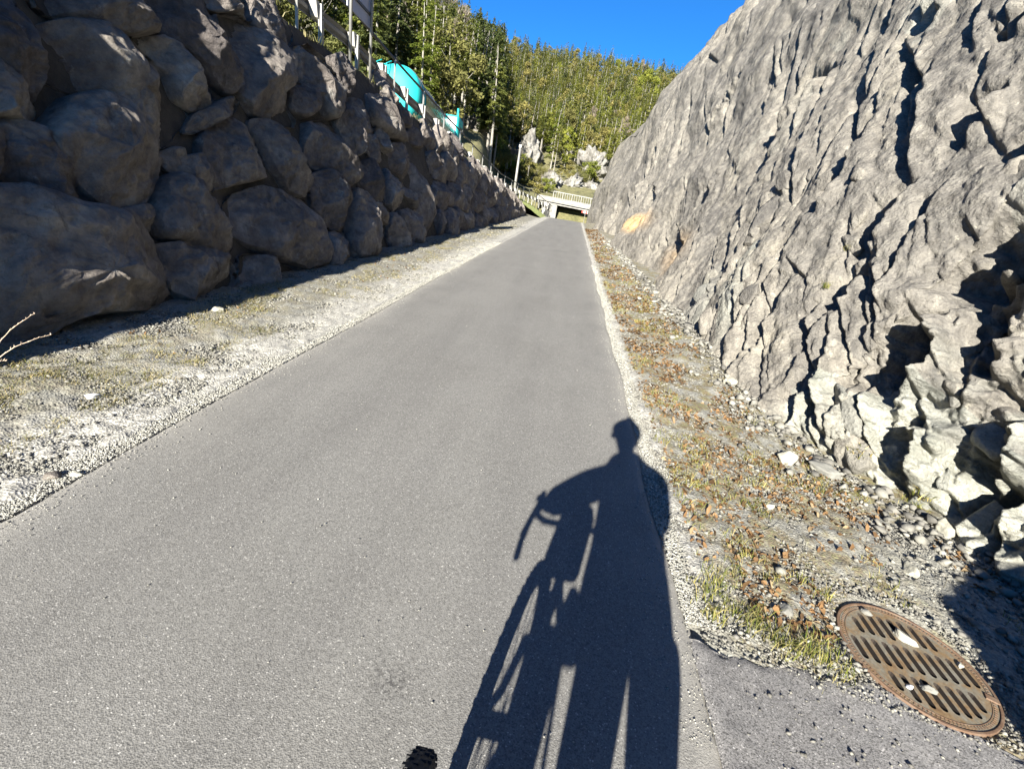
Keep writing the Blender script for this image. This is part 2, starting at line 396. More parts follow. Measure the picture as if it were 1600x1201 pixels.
def rust2():
    m, t, b = new_mat("brown_rusted_rim"); c = coords(t)
    n = noise_t(t, c, 14, 8, .7)
    t.links.new(ramp(t, n, [(.3, (.06, .032, .02)), (.5, (.12, .072, .042)), (.75, (.17, .135, .10))]), b.inputs['Base Color'])
    b.inputs['Roughness'].default_value = .7; bump(t, b, noise_t(t, c, 90, 4, .7), .5, .004); return m
M_RUST2 = rust2()
M_SLOT_SHADE = simple("slot_shade_grime", (.018, .012, .008), .9, var=.3, scale=40, bs=0)  # near-black grime tone stands in for the shade inside slots and shaft
def hill_mat():
    m, t, b = new_mat("forest_floor"); c = coords(t)
    n = noise_t(t, c, .08, 6, .6); n2 = noise_t(t, c, .9, 8, .7)
    col = ramp(t, n2, [(.3, (.06, .06, .025)), (.5, (.13, .125, .05)), (.7, (.22, .19, .09))])
    col = mixc(t, col, (.30, .28, .22), ramp(t, n, [(.6, (0, 0, 0)), (.72, (.6,) * 3)]))
    t.links.new(col, b.inputs['Base Color']); b.inputs['Roughness'].default_value = .95
    bump(t, b, n2, .8, .6); return m
M_HILL = hill_mat()
def white_rock():
    m, t, b = new_mat("white_limestone"); c = coords(t)
    n = noise_t(t, c, .35, 8, .7); n2 = noise_t(t, c, 2.2, 6, .7)
    col = ramp(t, n, [(.36, (.10, .092, .075)), (.5, (.21, .20, .175)), (.7, (.34, .33, .295))])
    col = mixc(t, col, ramp(t, n2, [(.35, (.6,) * 3), (.6, (1.1,) * 3)]), .8, 'MULTIPLY')
    t.links.new(col, b.inputs['Base Color']); b.inputs['Roughness'].default_value = .95
    bump(t, b, n2, .8, .4); return m
M_WROCK = white_rock()
M_VERGEG = simple("short_turf", (.27, .31, .085), .95, var=.35, scale=6, bs=.6, bd=.04)

# ---------------------------------------------------------------- ground, path, upper road
def road_z(y):            # the path runs on a plane, then dips beyond the crest
    y = np.asarray(y, float); d = np.maximum(0, y - 43.0)
    return -(0.085 * d * d / (d + 6.0))
def edge_r(y): return 0.80 + 0.012 * np.sin(y * 1.7) + .01 * np.sin(y * 4.3)
def edge_l(y): return -2.17 + 0.012 * np.sin(y * 1.3 + 1) + np.clip((np.asarray(y, float) - 10) * .004, 0, .14)
def wall_top(y):
    y = np.asarray(y, float)
    return np.interp(y, [-5, 6, 12, 14.5, 20, 25.5, 34, 42, 46], [3.9, 3.75, 3.55, 3.25, 2.75, 2.2, 1.4, .65, .05])
WX, WB = -3.75, .355      # wall foot and batter
CF_Y = [-4, -1, .3, 1.5, 2.6, 3.2, 3.7, 4.3, 6, 9, 28, 45, 60]
CF_X = [11, 5.2, 3.5, 3.2, 3.1, 2.8, 2.45, 2.15, 1.98, 1.93, 1.85, 1.9, 2.0]
def cliff_foot(y): return np.interp(y, CF_Y, CF_X)
def ground_z(x, y):
    x = np.asarray(x, float); y = np.asarray(y, float)
    z = road_z(y)
    fall = .07 * np.clip(x - .85, 0, 3) * (1 - sstep(3.2, 6.5, y))
    heap = .10 * sstep(-.75, .1, x - cliff_foot(y)) * sstep(3.5, 6, y)
    left = .05 * sstep(-2.7, -3.7, x)
    gl = 0
    return z - fall + heap + left + gl
xs = np.unique(np.concatenate([np.linspace(-4.6, -2.2, 130), np.linspace(-2.2, .78, 14), np.linspace(.78, 4.2, 190), np.linspace(4.2, 12, 20)]))
ys = np.concatenate([np.linspace(-6, .8, 18), np.exp(np.linspace(math.log(.82), math.log(62), 420))])
X, Y = np.meshgrid(xs, ys)
Z = ground_z(X, Y) - .006
offr = sstep(edge_r(Y) - .0, edge_r(Y) + .12, X) + sstep(edge_l(Y), edge_l(Y) - .12, X)
tarp = (X > .8) & (X < 4)
tar_edge = 1.60 + .06 * np.sin(X * 5) - .12 * (X - .8)        # tar apron lies nearer than this
ap = sstep(tar_edge + .02, tar_edge - .04, Y) * (X > .8)
amp = offr * (1 - ap) * (1 - .85 * sstep(tar_edge + .22, tar_edge, Y) * (X > .8))
Z += amp * (.030 * fbm(X * 2.2, Y * 2.2, 0, 4, 3) + .016 * fbm(X * 14, Y * 14, 0, 3, 5)) * np.clip(1.5 - Y * .02, .3, 1)
Z += amp * .012
f1, f2, cid, _, _, _ = worley(X * 9, Y * 9, 4)
Z += amp * .022 * np.clip(.5 - f1, 0, 1) * (cid > .45)
Z -= .03 * (1 - offr) * (Y > 0)
Z -= .020 * ap + .020 * sstep(tar_edge + .35, tar_edge + .02, Y) * (X > .83) * (1 - .0 * X)
hr = np.hypot(X - 1.885, Y - 1.77)
mh_plane = -.02 - .07 * (X - .85)
Z = np.where(hr < .45, Z + (np.minimum(Z, mh_plane - .006) - Z) * sstep(.45, .33, hr), Z)
hole = sstep(.305, .285, hr)
Z -= hole * .5
dl = edge_l(Y) - X; dr = X - edge_r(Y)
pale = np.where(X < -1, 1 - sstep(.35, .75, dl + .25 * fbm(X * 1.5, Y * .6, 0, 3, 8)), 1 - sstep(.10, .28, dr + .15 * fbm(X * 3, Y * 1.2, 0, 3, 9)))
pale = np.maximum(pale, .8 * sstep(.15, .35, fbm(X * 1.2, Y * .7, 0, 3, 12)) * np.where(X < -1, .35, 1))
organic = np.where(X < -1, sstep(.45, .9, dl) * .5, sstep(.12, .3, dr) * (1 - sstep(2.0, 2.4, X) * (Y < 3)) * 1.0)
organic *= np.where((X > .8) & (Y < 3.2), .85, 1)
pale = np.where((X > .8) & (X < 2.4), pale * sstep(1.55, 2.2, Y), pale)
g = np_mesh("ground", np.stack([X, Y, Z], -1).reshape(-1, 3), grid_faces(*X.shape), M_GROUND, smooth=True,
            attrs={"pale": np.clip(pale, 0, 1), "organic": np.clip(organic, 0, 1)})
tag(g, kind="structure")

# asphalt path
ys2 = np.concatenate([np.linspace(-6, 1, 30), np.exp(np.linspace(math.log(1.02), math.log(75), 260))])
ts = np.linspace(0, 1, 90)
Yp, T = np.meshgrid(ys2, ts, indexing='ij')
jl = .012 * fbm(Yp[:, :1] * 9, 0 * Yp[:, :1], 0, 3, 21); jr = .012 * fbm(Yp[:, :1] * 9, 0 * Yp[:, :1] + 5, 0, 3, 22)
XL, XR = edge_l(Yp[:, :1]) + jl, edge_r(Yp[:, :1]) + jr
Xp = XL + (XR - XL) * T
Zp = road_z(Yp) + .004 * fbm(Xp * .8, Yp * .5, 0, 2, 31) + .004
dE = np.minimum(Xp - XL, XR - Xp)
dust = np.clip(.75 * np.exp(-dE / .05) + .35 * np.exp(-dE / .25) * (fbm(Xp * 3, Yp * 2, 0, 3, 33) + .4), 0, .8)
scuff = 0 * Xp
for (sx_, sy_, sr_) in ((*at_z(612, 1068, 0)[:2], .07), (*at_z(590, 1030, 0)[:2], .03), (*at_z(878, 393, 0)[:2], .25)):
    scuff = np.maximum(scuff, np.exp(-((Xp - sx_) ** 2 + (Yp - sy_) ** 2) / sr_ ** 2))
Zp[:, 0] -= .03; Zp[:, -1] -= .035
Xp[:, 0] -= .01; Xp[:, -1] += .01
o = np_mesh("asphalt_path", np.stack([Xp, Yp, Zp], -1).reshape(-1, 3), grid_faces(*Xp.shape, flip=True), M_ASPH, smooth=True, attrs={'dust': dust, 'scuff': scuff})
tag(o, kind="structure")
# rough tar apron beside the path, around the drain
aps = []
gx = np.linspace(.80, 4.4, 200); gy = np.linspace(-4, 1.75, 200)
XA, YA = np.meshgrid(gx, gy)
edge = 1.60 + .06 * np.sin(XA * 5) - .12 * (XA - .8) + .035 * fbm(XA * 9, YA * 3, 0, 3, 41)
YA = np.where(YA > edge, edge, YA)
ZA = -.022 * sstep(.8, 1.0, XA) - .07 * np.clip(XA - .85, 0, 3) + .007 * fbm(XA * 12, YA * 12, 0, 4, 43) + .006 * fbm(XA * 45, YA * 45, 0, 2, 44) + .004
ZA -= .006 * (np.abs(YA - edge) < .004)
hh = np.hypot(XA - 1.885, YA - 1.77)
ZA = np.where(hh < .42, ZA + (-.02 - .07 * (XA - .85) + .001 - ZA) * sstep(.42, .33, hh), ZA)
Fa = grid_faces(*XA.shape)
cen = hh.ravel()[Fa].max(1)
Fa = Fa[cen > .28]
ZA[:, 0] = np.minimum(ZA[:, 0], -.012)
o = np_mesh("tar_apron", np.stack([XA, YA, ZA], -1).reshape(-1, 3), Fa, M_ASPH2, smooth=True)
tag(o, kind="structure")

# upper terrace and upper road behind the boulder wall
yt = np.concatenate([np.linspace(-8, 62, 150)])
xt = np.concatenate([np.linspace(-5.22, -6.2, 14), np.linspace(-6.5, -26, 20)])
XT, YT = np.meshgrid(xt, yt)
ZT = np.where(YT < 46, wall_top(YT), .05 - (YT - 46) * .02) - .06 + .05 * fbm(XT * 1.5, YT * 1.5, 0, 3, 51) - .12 * sstep(-5.6, -5.2, XT)
ZT = np.where(YT < 46, ZT, ZT)
XT = np.where(XT > -6.1, XT + np.clip((3.6 - np.maximum(ZT, 0)) * WB, 0, 1.25) * (XT + 6.1) / .88 * .95, XT)
o = np_mesh("roadside_terrace", np.stack([XT, YT, ZT], -1).reshape(-1, 3), grid_faces(*XT.shape, flip=True), M_HILL, smooth=True)
tag(o, kind="structure")
mb = []
YU = np.linspace(-8, 60, 60); V = []
for y in YU:
    zc = float(wall_top(y)) if y < 46 else .05 - (y - 46) * .02
    sh = -max(0, y - 12) * .1
    V += [(-6.3 + sh * .3, y, zc + .06), (-13 + sh, y, zc + .06)]
o = np_mesh("upper_road", np.array(V), grid_faces(60, 2, flip=True), M_ASPH); tag(o, kind="structure")

# ---------------------------------------------------------------- hillside
AZT = [-80, -60, -23, -15.9, -12, -9, -2.8, 4.3, 10.6, 30, 70]
E1T = [15, 14.5, 13.0, 12.6, 12.0, 12.2, 12.3, 12.2, 11.9, 12, 12]
def hill_params(az):
    k = sstep(-11.5, -8.5, az)
    D0 = 42 + (66 - 42) * k; D1 = 150 + (255 - 150) * k
    e0 = 1.2 + (-1.6 - 1.2) * k
    e1 = np.interp(az, AZT, E1T)
    return D0, D1, e0, e1, k
def hill_z(az, D):
    D0, D1, e0, e1, k = hill_params(az)
    s = np.clip((D - D0) / (D1 - D0), 0, 1) ** (.80 - .15 * k)
    e = e0 + (e1 - e0) * s
    z = CAM_H + D * np.tan(np.radians(e))
    z = z - np.clip(D - D1, 0, None) * (np.tan(np.radians(e1)) + .25)
    x = D * np.sin(np.radians(az)); y = D * np.cos(np.radians(az))
    z = z + sstep(D0, D0 + 25, D) * (3.0 * fbm(x * .03, y * .03, 0, 3, 61) + 1.0 * fbm(x * .12, y * .12, 0, 3, 62))
    return z
az = np.linspace(-75, 70, 300); dd = np.concatenate([[30, 38], np.linspace(42, 420, 150)])
AZ, DD = np.meshgrid(az, dd)
HZ = hill_z(AZ, DD)
D0a = hill_params(AZ)[0]
HZ = np.where(DD < D0a, np.minimum(HZ, np.where(AZ < -10, HZ, -2.2)), HZ)
HZ = np.where(DD < 40, -3.0, HZ)
o = np_mesh("hillside", np.stack([DD * np.sin(np.radians(AZ)), DD * np.cos(np.radians(AZ)), HZ], -1).reshape(-1, 3), grid_faces(*AZ.shape), M_HILL, smooth=True)
tag(o, kind="structure")
o = np_mesh("valley_floor", np.array([(-1500, -1500, -4), (1500, -1500, -4), (1500, 1500, -4), (-1500, 1500, -4)]), np.array([[0, 1, 2, 3]]), M_HILL)
tag(o, kind="structure")

# ---------------------------------------------------------------- the rock face on the sunny side
NC, NR = 1500, 860
yc = np.concatenate([np.linspace(-3.6, .9, 70), np.exp(np.linspace(math.log(.92), math.log(61), NC - 70))])
kt = 3.0; tt = np.linspace(0, 1, NR); ur = 26.0 * (np.exp(kt * tt) - 1) / (math.exp(kt) - 1)
U, YC = np.meshgrid(ur, yc, indexing='ij')
def prof_near(u):         # x offset, z along the slope length u
    k = [(-0.5, -.6), (0, 0), (5.1, 12.2), (7.3, 16.0), (16, 19.5)]
    return k
def polyl(pts, u):
    pts = np.array(pts, float); seg = np.hypot(*np.diff(pts, axis=0).T); L = np.concatenate([[0], np.cumsum(seg)])
    q = u / 26.0 * L[-1]
    return np.interp(q, L, pts[:, 0]), np.interp(q, L, pts[:, 1])
NEAR = [(-.12, -.45), (0, -.1), (1.9, 4.4), (4.6, 10.8), (6.9, 15.6), (14, 19.2)]
FARP = [(-.05, -2.5), (.0, 2.9), (1.4, 8.1), (3.3, 10.5), (5.6, 12.3), (9.0, 16.4), (9.3, 18.8), (13, 24)]
xn, zn = polyl(NEAR, U); xf_, zf_ = polyl(FARP, U)
wf = sstep(16, 58, YC)
bx = cliff_foot(YC) + xn * (1 - wf) + xf_ * wf
bz = zn * (1 - wf) + zf_ * wf - .10 * (1 - sstep(3, 6, YC)) + road_z(YC)
# near end of the face falls away so that the sun reaches round it
low = sstep(1.9, -2.6, YC)
bz = bz * (1 - .80 * low) - .2 * low
base = np.stack([bx, YC, bz], -1).astype(np.float32)
du = np.gradient(base, axis=0); dy = np.gradient(base, axis=1)
N = np.cross(du, dy); N /= np.linalg.norm(N, axis=-1, keepdims=True)
if N[200, 700, 0] > 0: N = -N
# warped face coordinates
wx = YC + .35 * fbm(YC * .5, U * .5, 0, 3, 71); wu = U + .35 * fbm(YC * .5, U * .5, 5, 3, 72)
al = R(47)
A_ = wx * math.cos(al) + wu * math.sin(al)
B_ = wx * math.sin(al) - wu * math.cos(al)        # grows away from the sun
far = sstep(7, 16, YC)
nearr = 1 - sstep(3.2, 5.5, YC + .35 * U)
disp = .22 * fbm(YC * .3, U * .3, 0, 2, 73) + far * (1.3 * fbm(YC * .10, U * .12, 3, 3, 173) + .25 * fbm(YC * .5, U * .6, 3, 3, 174))
mask = np.clip(.5 + 1.3 * fbm(YC * .35, U * .35, 9, 2, 74), .08, 1)
def saw(t, sharp=.14):
    f = t - np.floor(t); return np.where(f < 1 - sharp, f / (1 - sharp), (1 - f) / sharp)
w1 = .35 * fbm(A_ * .5, B_ * .9, 2, 3, 75)
disp += .05 * mask * saw(B_ * .8 + w1 * 1.6, .05)
w2 = .3 * fbm(A_ * 1.2, B_ * 2, 3, 3, 76)
gate2 = np.clip(.35 + 1.5 * fbm(YC * .7, U * .7, 4, 2, 77), .05, 1)
disp += .035 * saw(B_ * 2.9 + w2 * 3, .10) * gate2 * (1 - .6 * far)
chunk = nearr * (1 - sstep(1.5, 2.6, U)); ck = 1 - chunk
wpa = .10 * fbm(YC * 2, U * 2, 0, 3, 78); wpb = .10 * fbm(YC * 2, U * 2, 4, 3, 98)
q1, cellv = facets(A_ * .27 + wpa, B_ * .95 + wpb, 5, 2.6, .36, .15, .35); disp += .125 * (.45 + .55 * mask) * q1 * (1 - .4 * far) * (ck + .4 * chunk)
q2, c2 = facets(A_ * .72 + wpa * 2, B_ * 2.3 + wpb * 2, 6, 2.4, .34, .20, .35); disp += .062 * (.3 + .7 * gate2) * q2 * (1 - .35 * far)
q3, _c = facets(A_ * 2.3 + wpa * 4, B_ * 6.2 + wpb * 4, 7, 2.2, .30, .35, .25); disp += .032 * (.4 + .6 * gate2) * q3 * (1 - .2 * far)
q4, _c = facets(YC * 1.9 + wpa * .5, U * 2.3 + wpb * .5, 8, 3.2, .36, .45); disp += (.19 * q4 + .11) * chunk
q5, _c = facets(YC * 5.0 + wpa, U * 5.4 + wpb, 9, 2.8, .34, .6); disp += (.085 * chunk + .010) * q5
q6, _c = facets(YC * 13 + wpa, U * 13 + wpb, 10, 2.4, .32, .7); disp += (.036 * chunk + .012) * q6
del q1, q2, q3, q4, q5, q6
disp += .02 * fbm(YC * 1.1, U * 1.1, 0, 2, 82) + .010 * fbm(YC * 5, U * 5, 0, 3, 85)
# many short slanting slits, each a narrow undercut
rs = np.random.default_rng(55)
for _k in range(850):
    y0 = float(1.6 * (34 / 1.6) ** rs.random()); u0 = rs.random() ** 1.2 * min(15.0, .9 + y0 * 1.0)
    big = rs.random() ** 2.6
    L = (.16 + 1.9 * big) * (.55 + .09 * y0); wd = (.010 + .034 * big) * (.6 + .10 * y0) * rs.uniform(.6, 1.5); dep = wd * rs.uniform(1.6, 3.1)
    j0, j1 = np.searchsorted(yc, [y0 - L - .1, y0 + L + .1]); i0, i1_ = np.searchsorted(ur, [u0 - L - .1, u0 + L + .1])
    if j1 - j0 < 2 or i1_ - i0 < 2: continue
    yy_, uu_ = YC[i0:i1_, j0:j1] - y0, U[i0:i1_, j0:j1] - u0
    th_ = R(rs.normal(50, 12)); cA, sA = math.cos(th_), math.sin(th_)
    aa = yy_ * cA + uu_ * sA; bb = yy_ * sA - uu_ * cA + wd * 1.5 * noise3(aa / L * 3, aa * 0, aa * 0, _k)
    gate = np.clip(1 - (aa / (L * .55)) ** 2, 0, 1)
    disp[i0:i1_, j0:j1] += dep * gate * np.where(bb < 0, .45 * np.exp(bb / (wd * 2)), -np.exp(-(bb / (wd * 1.6)) ** 2) * sstep(0, wd * .3, bb) + .45 * (1 - sstep(0, wd * .3, bb)))
# large hollows: (start pixel of the dark band, end pixel, depth, width of the recess)
pu, pv, ok = proj_np(base.astype(float))
pv = np.where(ok, pv, 1e6)
def near_pt(px, py):
    d = (pu[::3, ::3] - px) ** 2 + (pv[::3, ::3] - py) ** 2
    k = np.unravel_index(np.argmin(d), d.shape); return float(YC[::3, ::3][k]), float(U[::3, ::3][k])
HOL = [((1200, 190), (1275, 105), .75, .40), ((1112, 182), (1152, 140), .7, .5), ((1365, 140), (1402, 92), .16, .10), ((1298, 295), (1350, 185), .20, .12),
       ((1270, 330), (1302, 285), .28, .16), ((1480, 215), (1552, 130), .22, .12), ((1330, 385), (1405, 285), .28, .14), ((1160, 455), (1240, 370), .13, .09),
       ((1225, 570), (1320, 400), .10, .06), ((1500, 450), (1610, 320), .50, .26), ((1365, 610), (1432, 470), .46, .20), ((1290, 475), (1330, 415), .25, .10),
       ((1505, 580), (1575, 445), .30, .15), ((1215, 655), (1262, 565), .12, .05), ((1375, 745), (1400, 650), .32, .13), ((1490, 740), (1560, 650), .28, .13),
       ((1170, 545), (1225, 440), .15, .07), ((1435, 40), (1462, -10), .25, .2), ((1495, 800), (1560, 740), .3, .16), ((1240, 520), (1262, 470), .14, .06),
       ((1180, 250), (1192, 215), .3, .2), ((1085, 305), (1092, 280), .3, .3), ((1005, 330), (1008, 295), .4, .5), ((1033, 385), (1035, 350), .3, .3),
       ((1130, 420), (1150, 385), .14, .1), ((1560, 60), (1590, 10), .2, .15), ((1585, 230), (1602, 190), .2, .12), ((1430, 330), (1470, 270), .07, .05)]
for (p0, p1, dep, wd) in HOL:
    a0, b0 = near_pt(*p0), near_pt(*p1)
    c = ((a0[0] + b0[0]) / 2, (a0[1] + b0[1]) / 2); dv = np.array([b0[0] - a0[0], b0[1] - a0[1]]); L = np.linalg.norm(dv) + 1e-6; dv /= L
    if dv[1] < 0: dv = -dv
    wob = wd * (.55 * fbm(YC * 3.2, U * 3.2, c[0], 3, 88) + .5 * fbm(YC * 9, U * 9, c[0], 3, 89))
    aa = (YC - c[0]) * dv[0] + (U - c[1]) * dv[1]
    bb = (YC - c[0]) * dv[1] - (U - c[1]) * dv[0] + wob + wd * .9
    gate = np.exp(-np.clip(np.abs(aa) / (L * .5), 0, 6) ** 4)
    prof = np.where(bb < 0, .35 * np.exp(bb / (wd * 1.6)) * sstep(-4 * wd, 0, bb), -1.0 * np.exp(-(bb / (wd * 2.0)) ** 2) * sstep(0, wd * .34, bb) + .35 * (1 - sstep(0, wd * .34, bb)))
    disp += dep * 1.15 * gate * prof
disp *= np.clip((U + .15) / .5, .25, 1)
for _k in range(1):
    disp[1:-1] = .25 * disp[:-2] + .5 * disp[1:-1] + .25 * disp[2:]; disp[:, 1:-1] = .25 * disp[:, :-2] + .5 * disp[:, 1:-1] + .25 * disp[:, 2:]
disp += (.012 + .010 * chunk) * fbm(YC * 26, U * 26, 0, 3, 66, .7) * np.clip(1.3 - YC * .05, .5, 1)
P = base + N * disp[..., None].astype(np.float32)
pal = chunk * np.clip(.55 + 1.7 * fbm(YC * 2.1, U * 2.1, 6, 3, 190), .15, 1.3) + sstep(.25, .0, U) * .4 + .5 * (c2 > .82) * (1 - far) + .25 * sstep(.1, .4, fbm(YC * 1.3, U * 1.3, 4, 3, 90)) - .1
yo, uo = near_pt(992, 345)
och = np.exp(-np.clip(((YC - yo) / 2.4 + (U - uo) * .35) ** 2 + ((U - uo) / .5) ** 2, 0, 8) ** 2) * .8
yo, uo = near_pt(1035, 385)
och += .35 * np.exp(-np.clip(((YC - yo) / 1.8) ** 2 + ((U - uo) / .6) ** 2, 0, 8) ** 2)
cl = np_mesh("cliff", P.reshape(-1, 3), grid_faces(*U.shape), M_CLIFF, smooth=True, attrs={"pale": np.clip(pal, 0, 1), "ochre": np.clip(och, 0, 1), "cell": cellv})
tag(cl, "long grey limestone rock face with dark slanting cracks rising beside the path", "cliff")
CLP = P
del U, base, du, dy, N, wx, wu, A_, B_

def lump(name, loc, size, mat, seed, parent=None, sub=4, rough=.35, rz=0, cells=1.0, boxy=0):
    """an angular stone: icosphere pushed onto random facets, then roughened"""
    bm = bmesh.new(); bmesh.ops.create_icosphere(bm, subdivisions=sub, radius=1)
    V = np.array([v.co[:] for v in bm.verts]); Fm = np.array([[v.index for v in f.verts] for f in bm.faces]); bm.free()
    r = np.random.default_rng(seed)
    n = r.normal(size=(16, 3)); n /= np.linalg.norm(n, axis=1)[:, None]; d = r.uniform(.62, .95, 16)
    k = (V @ n.T) / d; s = 1 / np.maximum(k.max(1), .72)
    V = V * s[:, None]
    if boxy: V = V * (1 - boxy + boxy / np.maximum(np.abs(V).max(1), .3))[:, None]
    V = V * (1 + rough * .35 * fbm(V[:, 0] * 1.7 * cells + seed, V[:, 1] * 1.7 * cells, V[:, 2] * 1.7 * cells, 5, seed % 50))[:, None]
    V = V * np.array(size)
    c, s_ = math.cos(rz), math.sin(rz)
    V = np.stack([V[:, 0] * c - V[:, 1] * s_, V[:, 0] * s_ + V[:, 1] * c, V[:, 2]], 1)
    o = np_mesh(name, V, Fm, mat, parent, smooth=sub > 3); o.location = loc
    return o
# broken angular blocks standing proud of the face, mostly near its foot
_bm = bmesh.new(); bmesh.ops.create_icosphere(_bm, subdivisions=4, radius=1)
BLV = np.array([v.co[:] for v in _bm.verts]); BLF = np.array([[v.index for v in f.verts] for f in _bm.faces]); _bm.free()
rb = np.random.default_rng(404)
for k in range(98):
    if k < 66: y0 = rb.uniform(1.7, 4.3); u0 = rb.random() ** 1.3 * 1.5; sz = rb.uniform(.05, .17)
    else: y0 = rb.uniform(3.2, 8.5); u0 = rb.uniform(.1, 3.2); sz = rb.uniform(.07, .20) * (.6 + y0 * .07)
    j, i = int(np.searchsorted(yc, y0)), int(np.searchsorted(ur, u0))
    p = CLP[i, j].astype(float); tu = CLP[i + 6, j] - CLP[i - 6 if i > 6 else 0, j]; ty_ = CLP[i, j + 6] - CLP[i, j - 6]
    nn = np.cross(tu, ty_).astype(float); nn /= np.linalg.norm(nn) + 1e-9
    if nn[0] > 0: nn = -nn
    nn = nn * .4 + np.array([-.85, -.1, .3]); nn /= np.linalg.norm(nn)
    al_ = R(rb.normal(50, 14)); a1 = np.array([.25 * math.sin(al_), math.cos(al_), math.sin(al_)]); a1 -= nn * (a1 @ nn); a1 /= np.linalg.norm(a1); a2_ = np.cross(nn, a1)
    n_ = rb.normal(size=(11, 3)); n_ /= np.linalg.norm(n_, axis=1)[:, None]; d_ = rb.uniform(.45, .85, 11)
    V = BLV / np.maximum((BLV @ n_.T / d_).max(1), .8)[:, None]
    V = V * (1 + .10 * fbm(V[:, 0] * 2.6 + k, V[:, 1] * 2.6, V[:, 2] * 2.6, 5, k % 40, .65))[:, None]
    Wd = V[:, :1] * a1 * sz * rb.uniform(1.1, 1.9) + V[:, 1:2] * a2_ * sz * rb.uniform(.6, 1.0) + V[:, 2:] * nn * sz * rb.uniform(.45, .8) + p - nn * sz * .12
    pl = float(np.clip(pal[i, j] + rb.uniform(-.3, .2), 0, 1))
    np_mesh("broken_block", Wd, BLF, M_CLIFF, cl, smooth=False, attrs={"pale": np.full(len(V), pl), "ochre": np.zeros(len(V)), "cell": np.full(len(V), rb.random())})
# outcrop beside the viewer, throws the shadow over the drain's corner
o = lump("rock_outcrop", (2.80, -1.35, .40), (1.38, 1.1, 1.36), M_CLIFF, 5, sub=6, rough=.25, boxy=.45)
tag(o, "bulky grey outcrop whose shadow falls on the rubble beside the round drain", "rock")

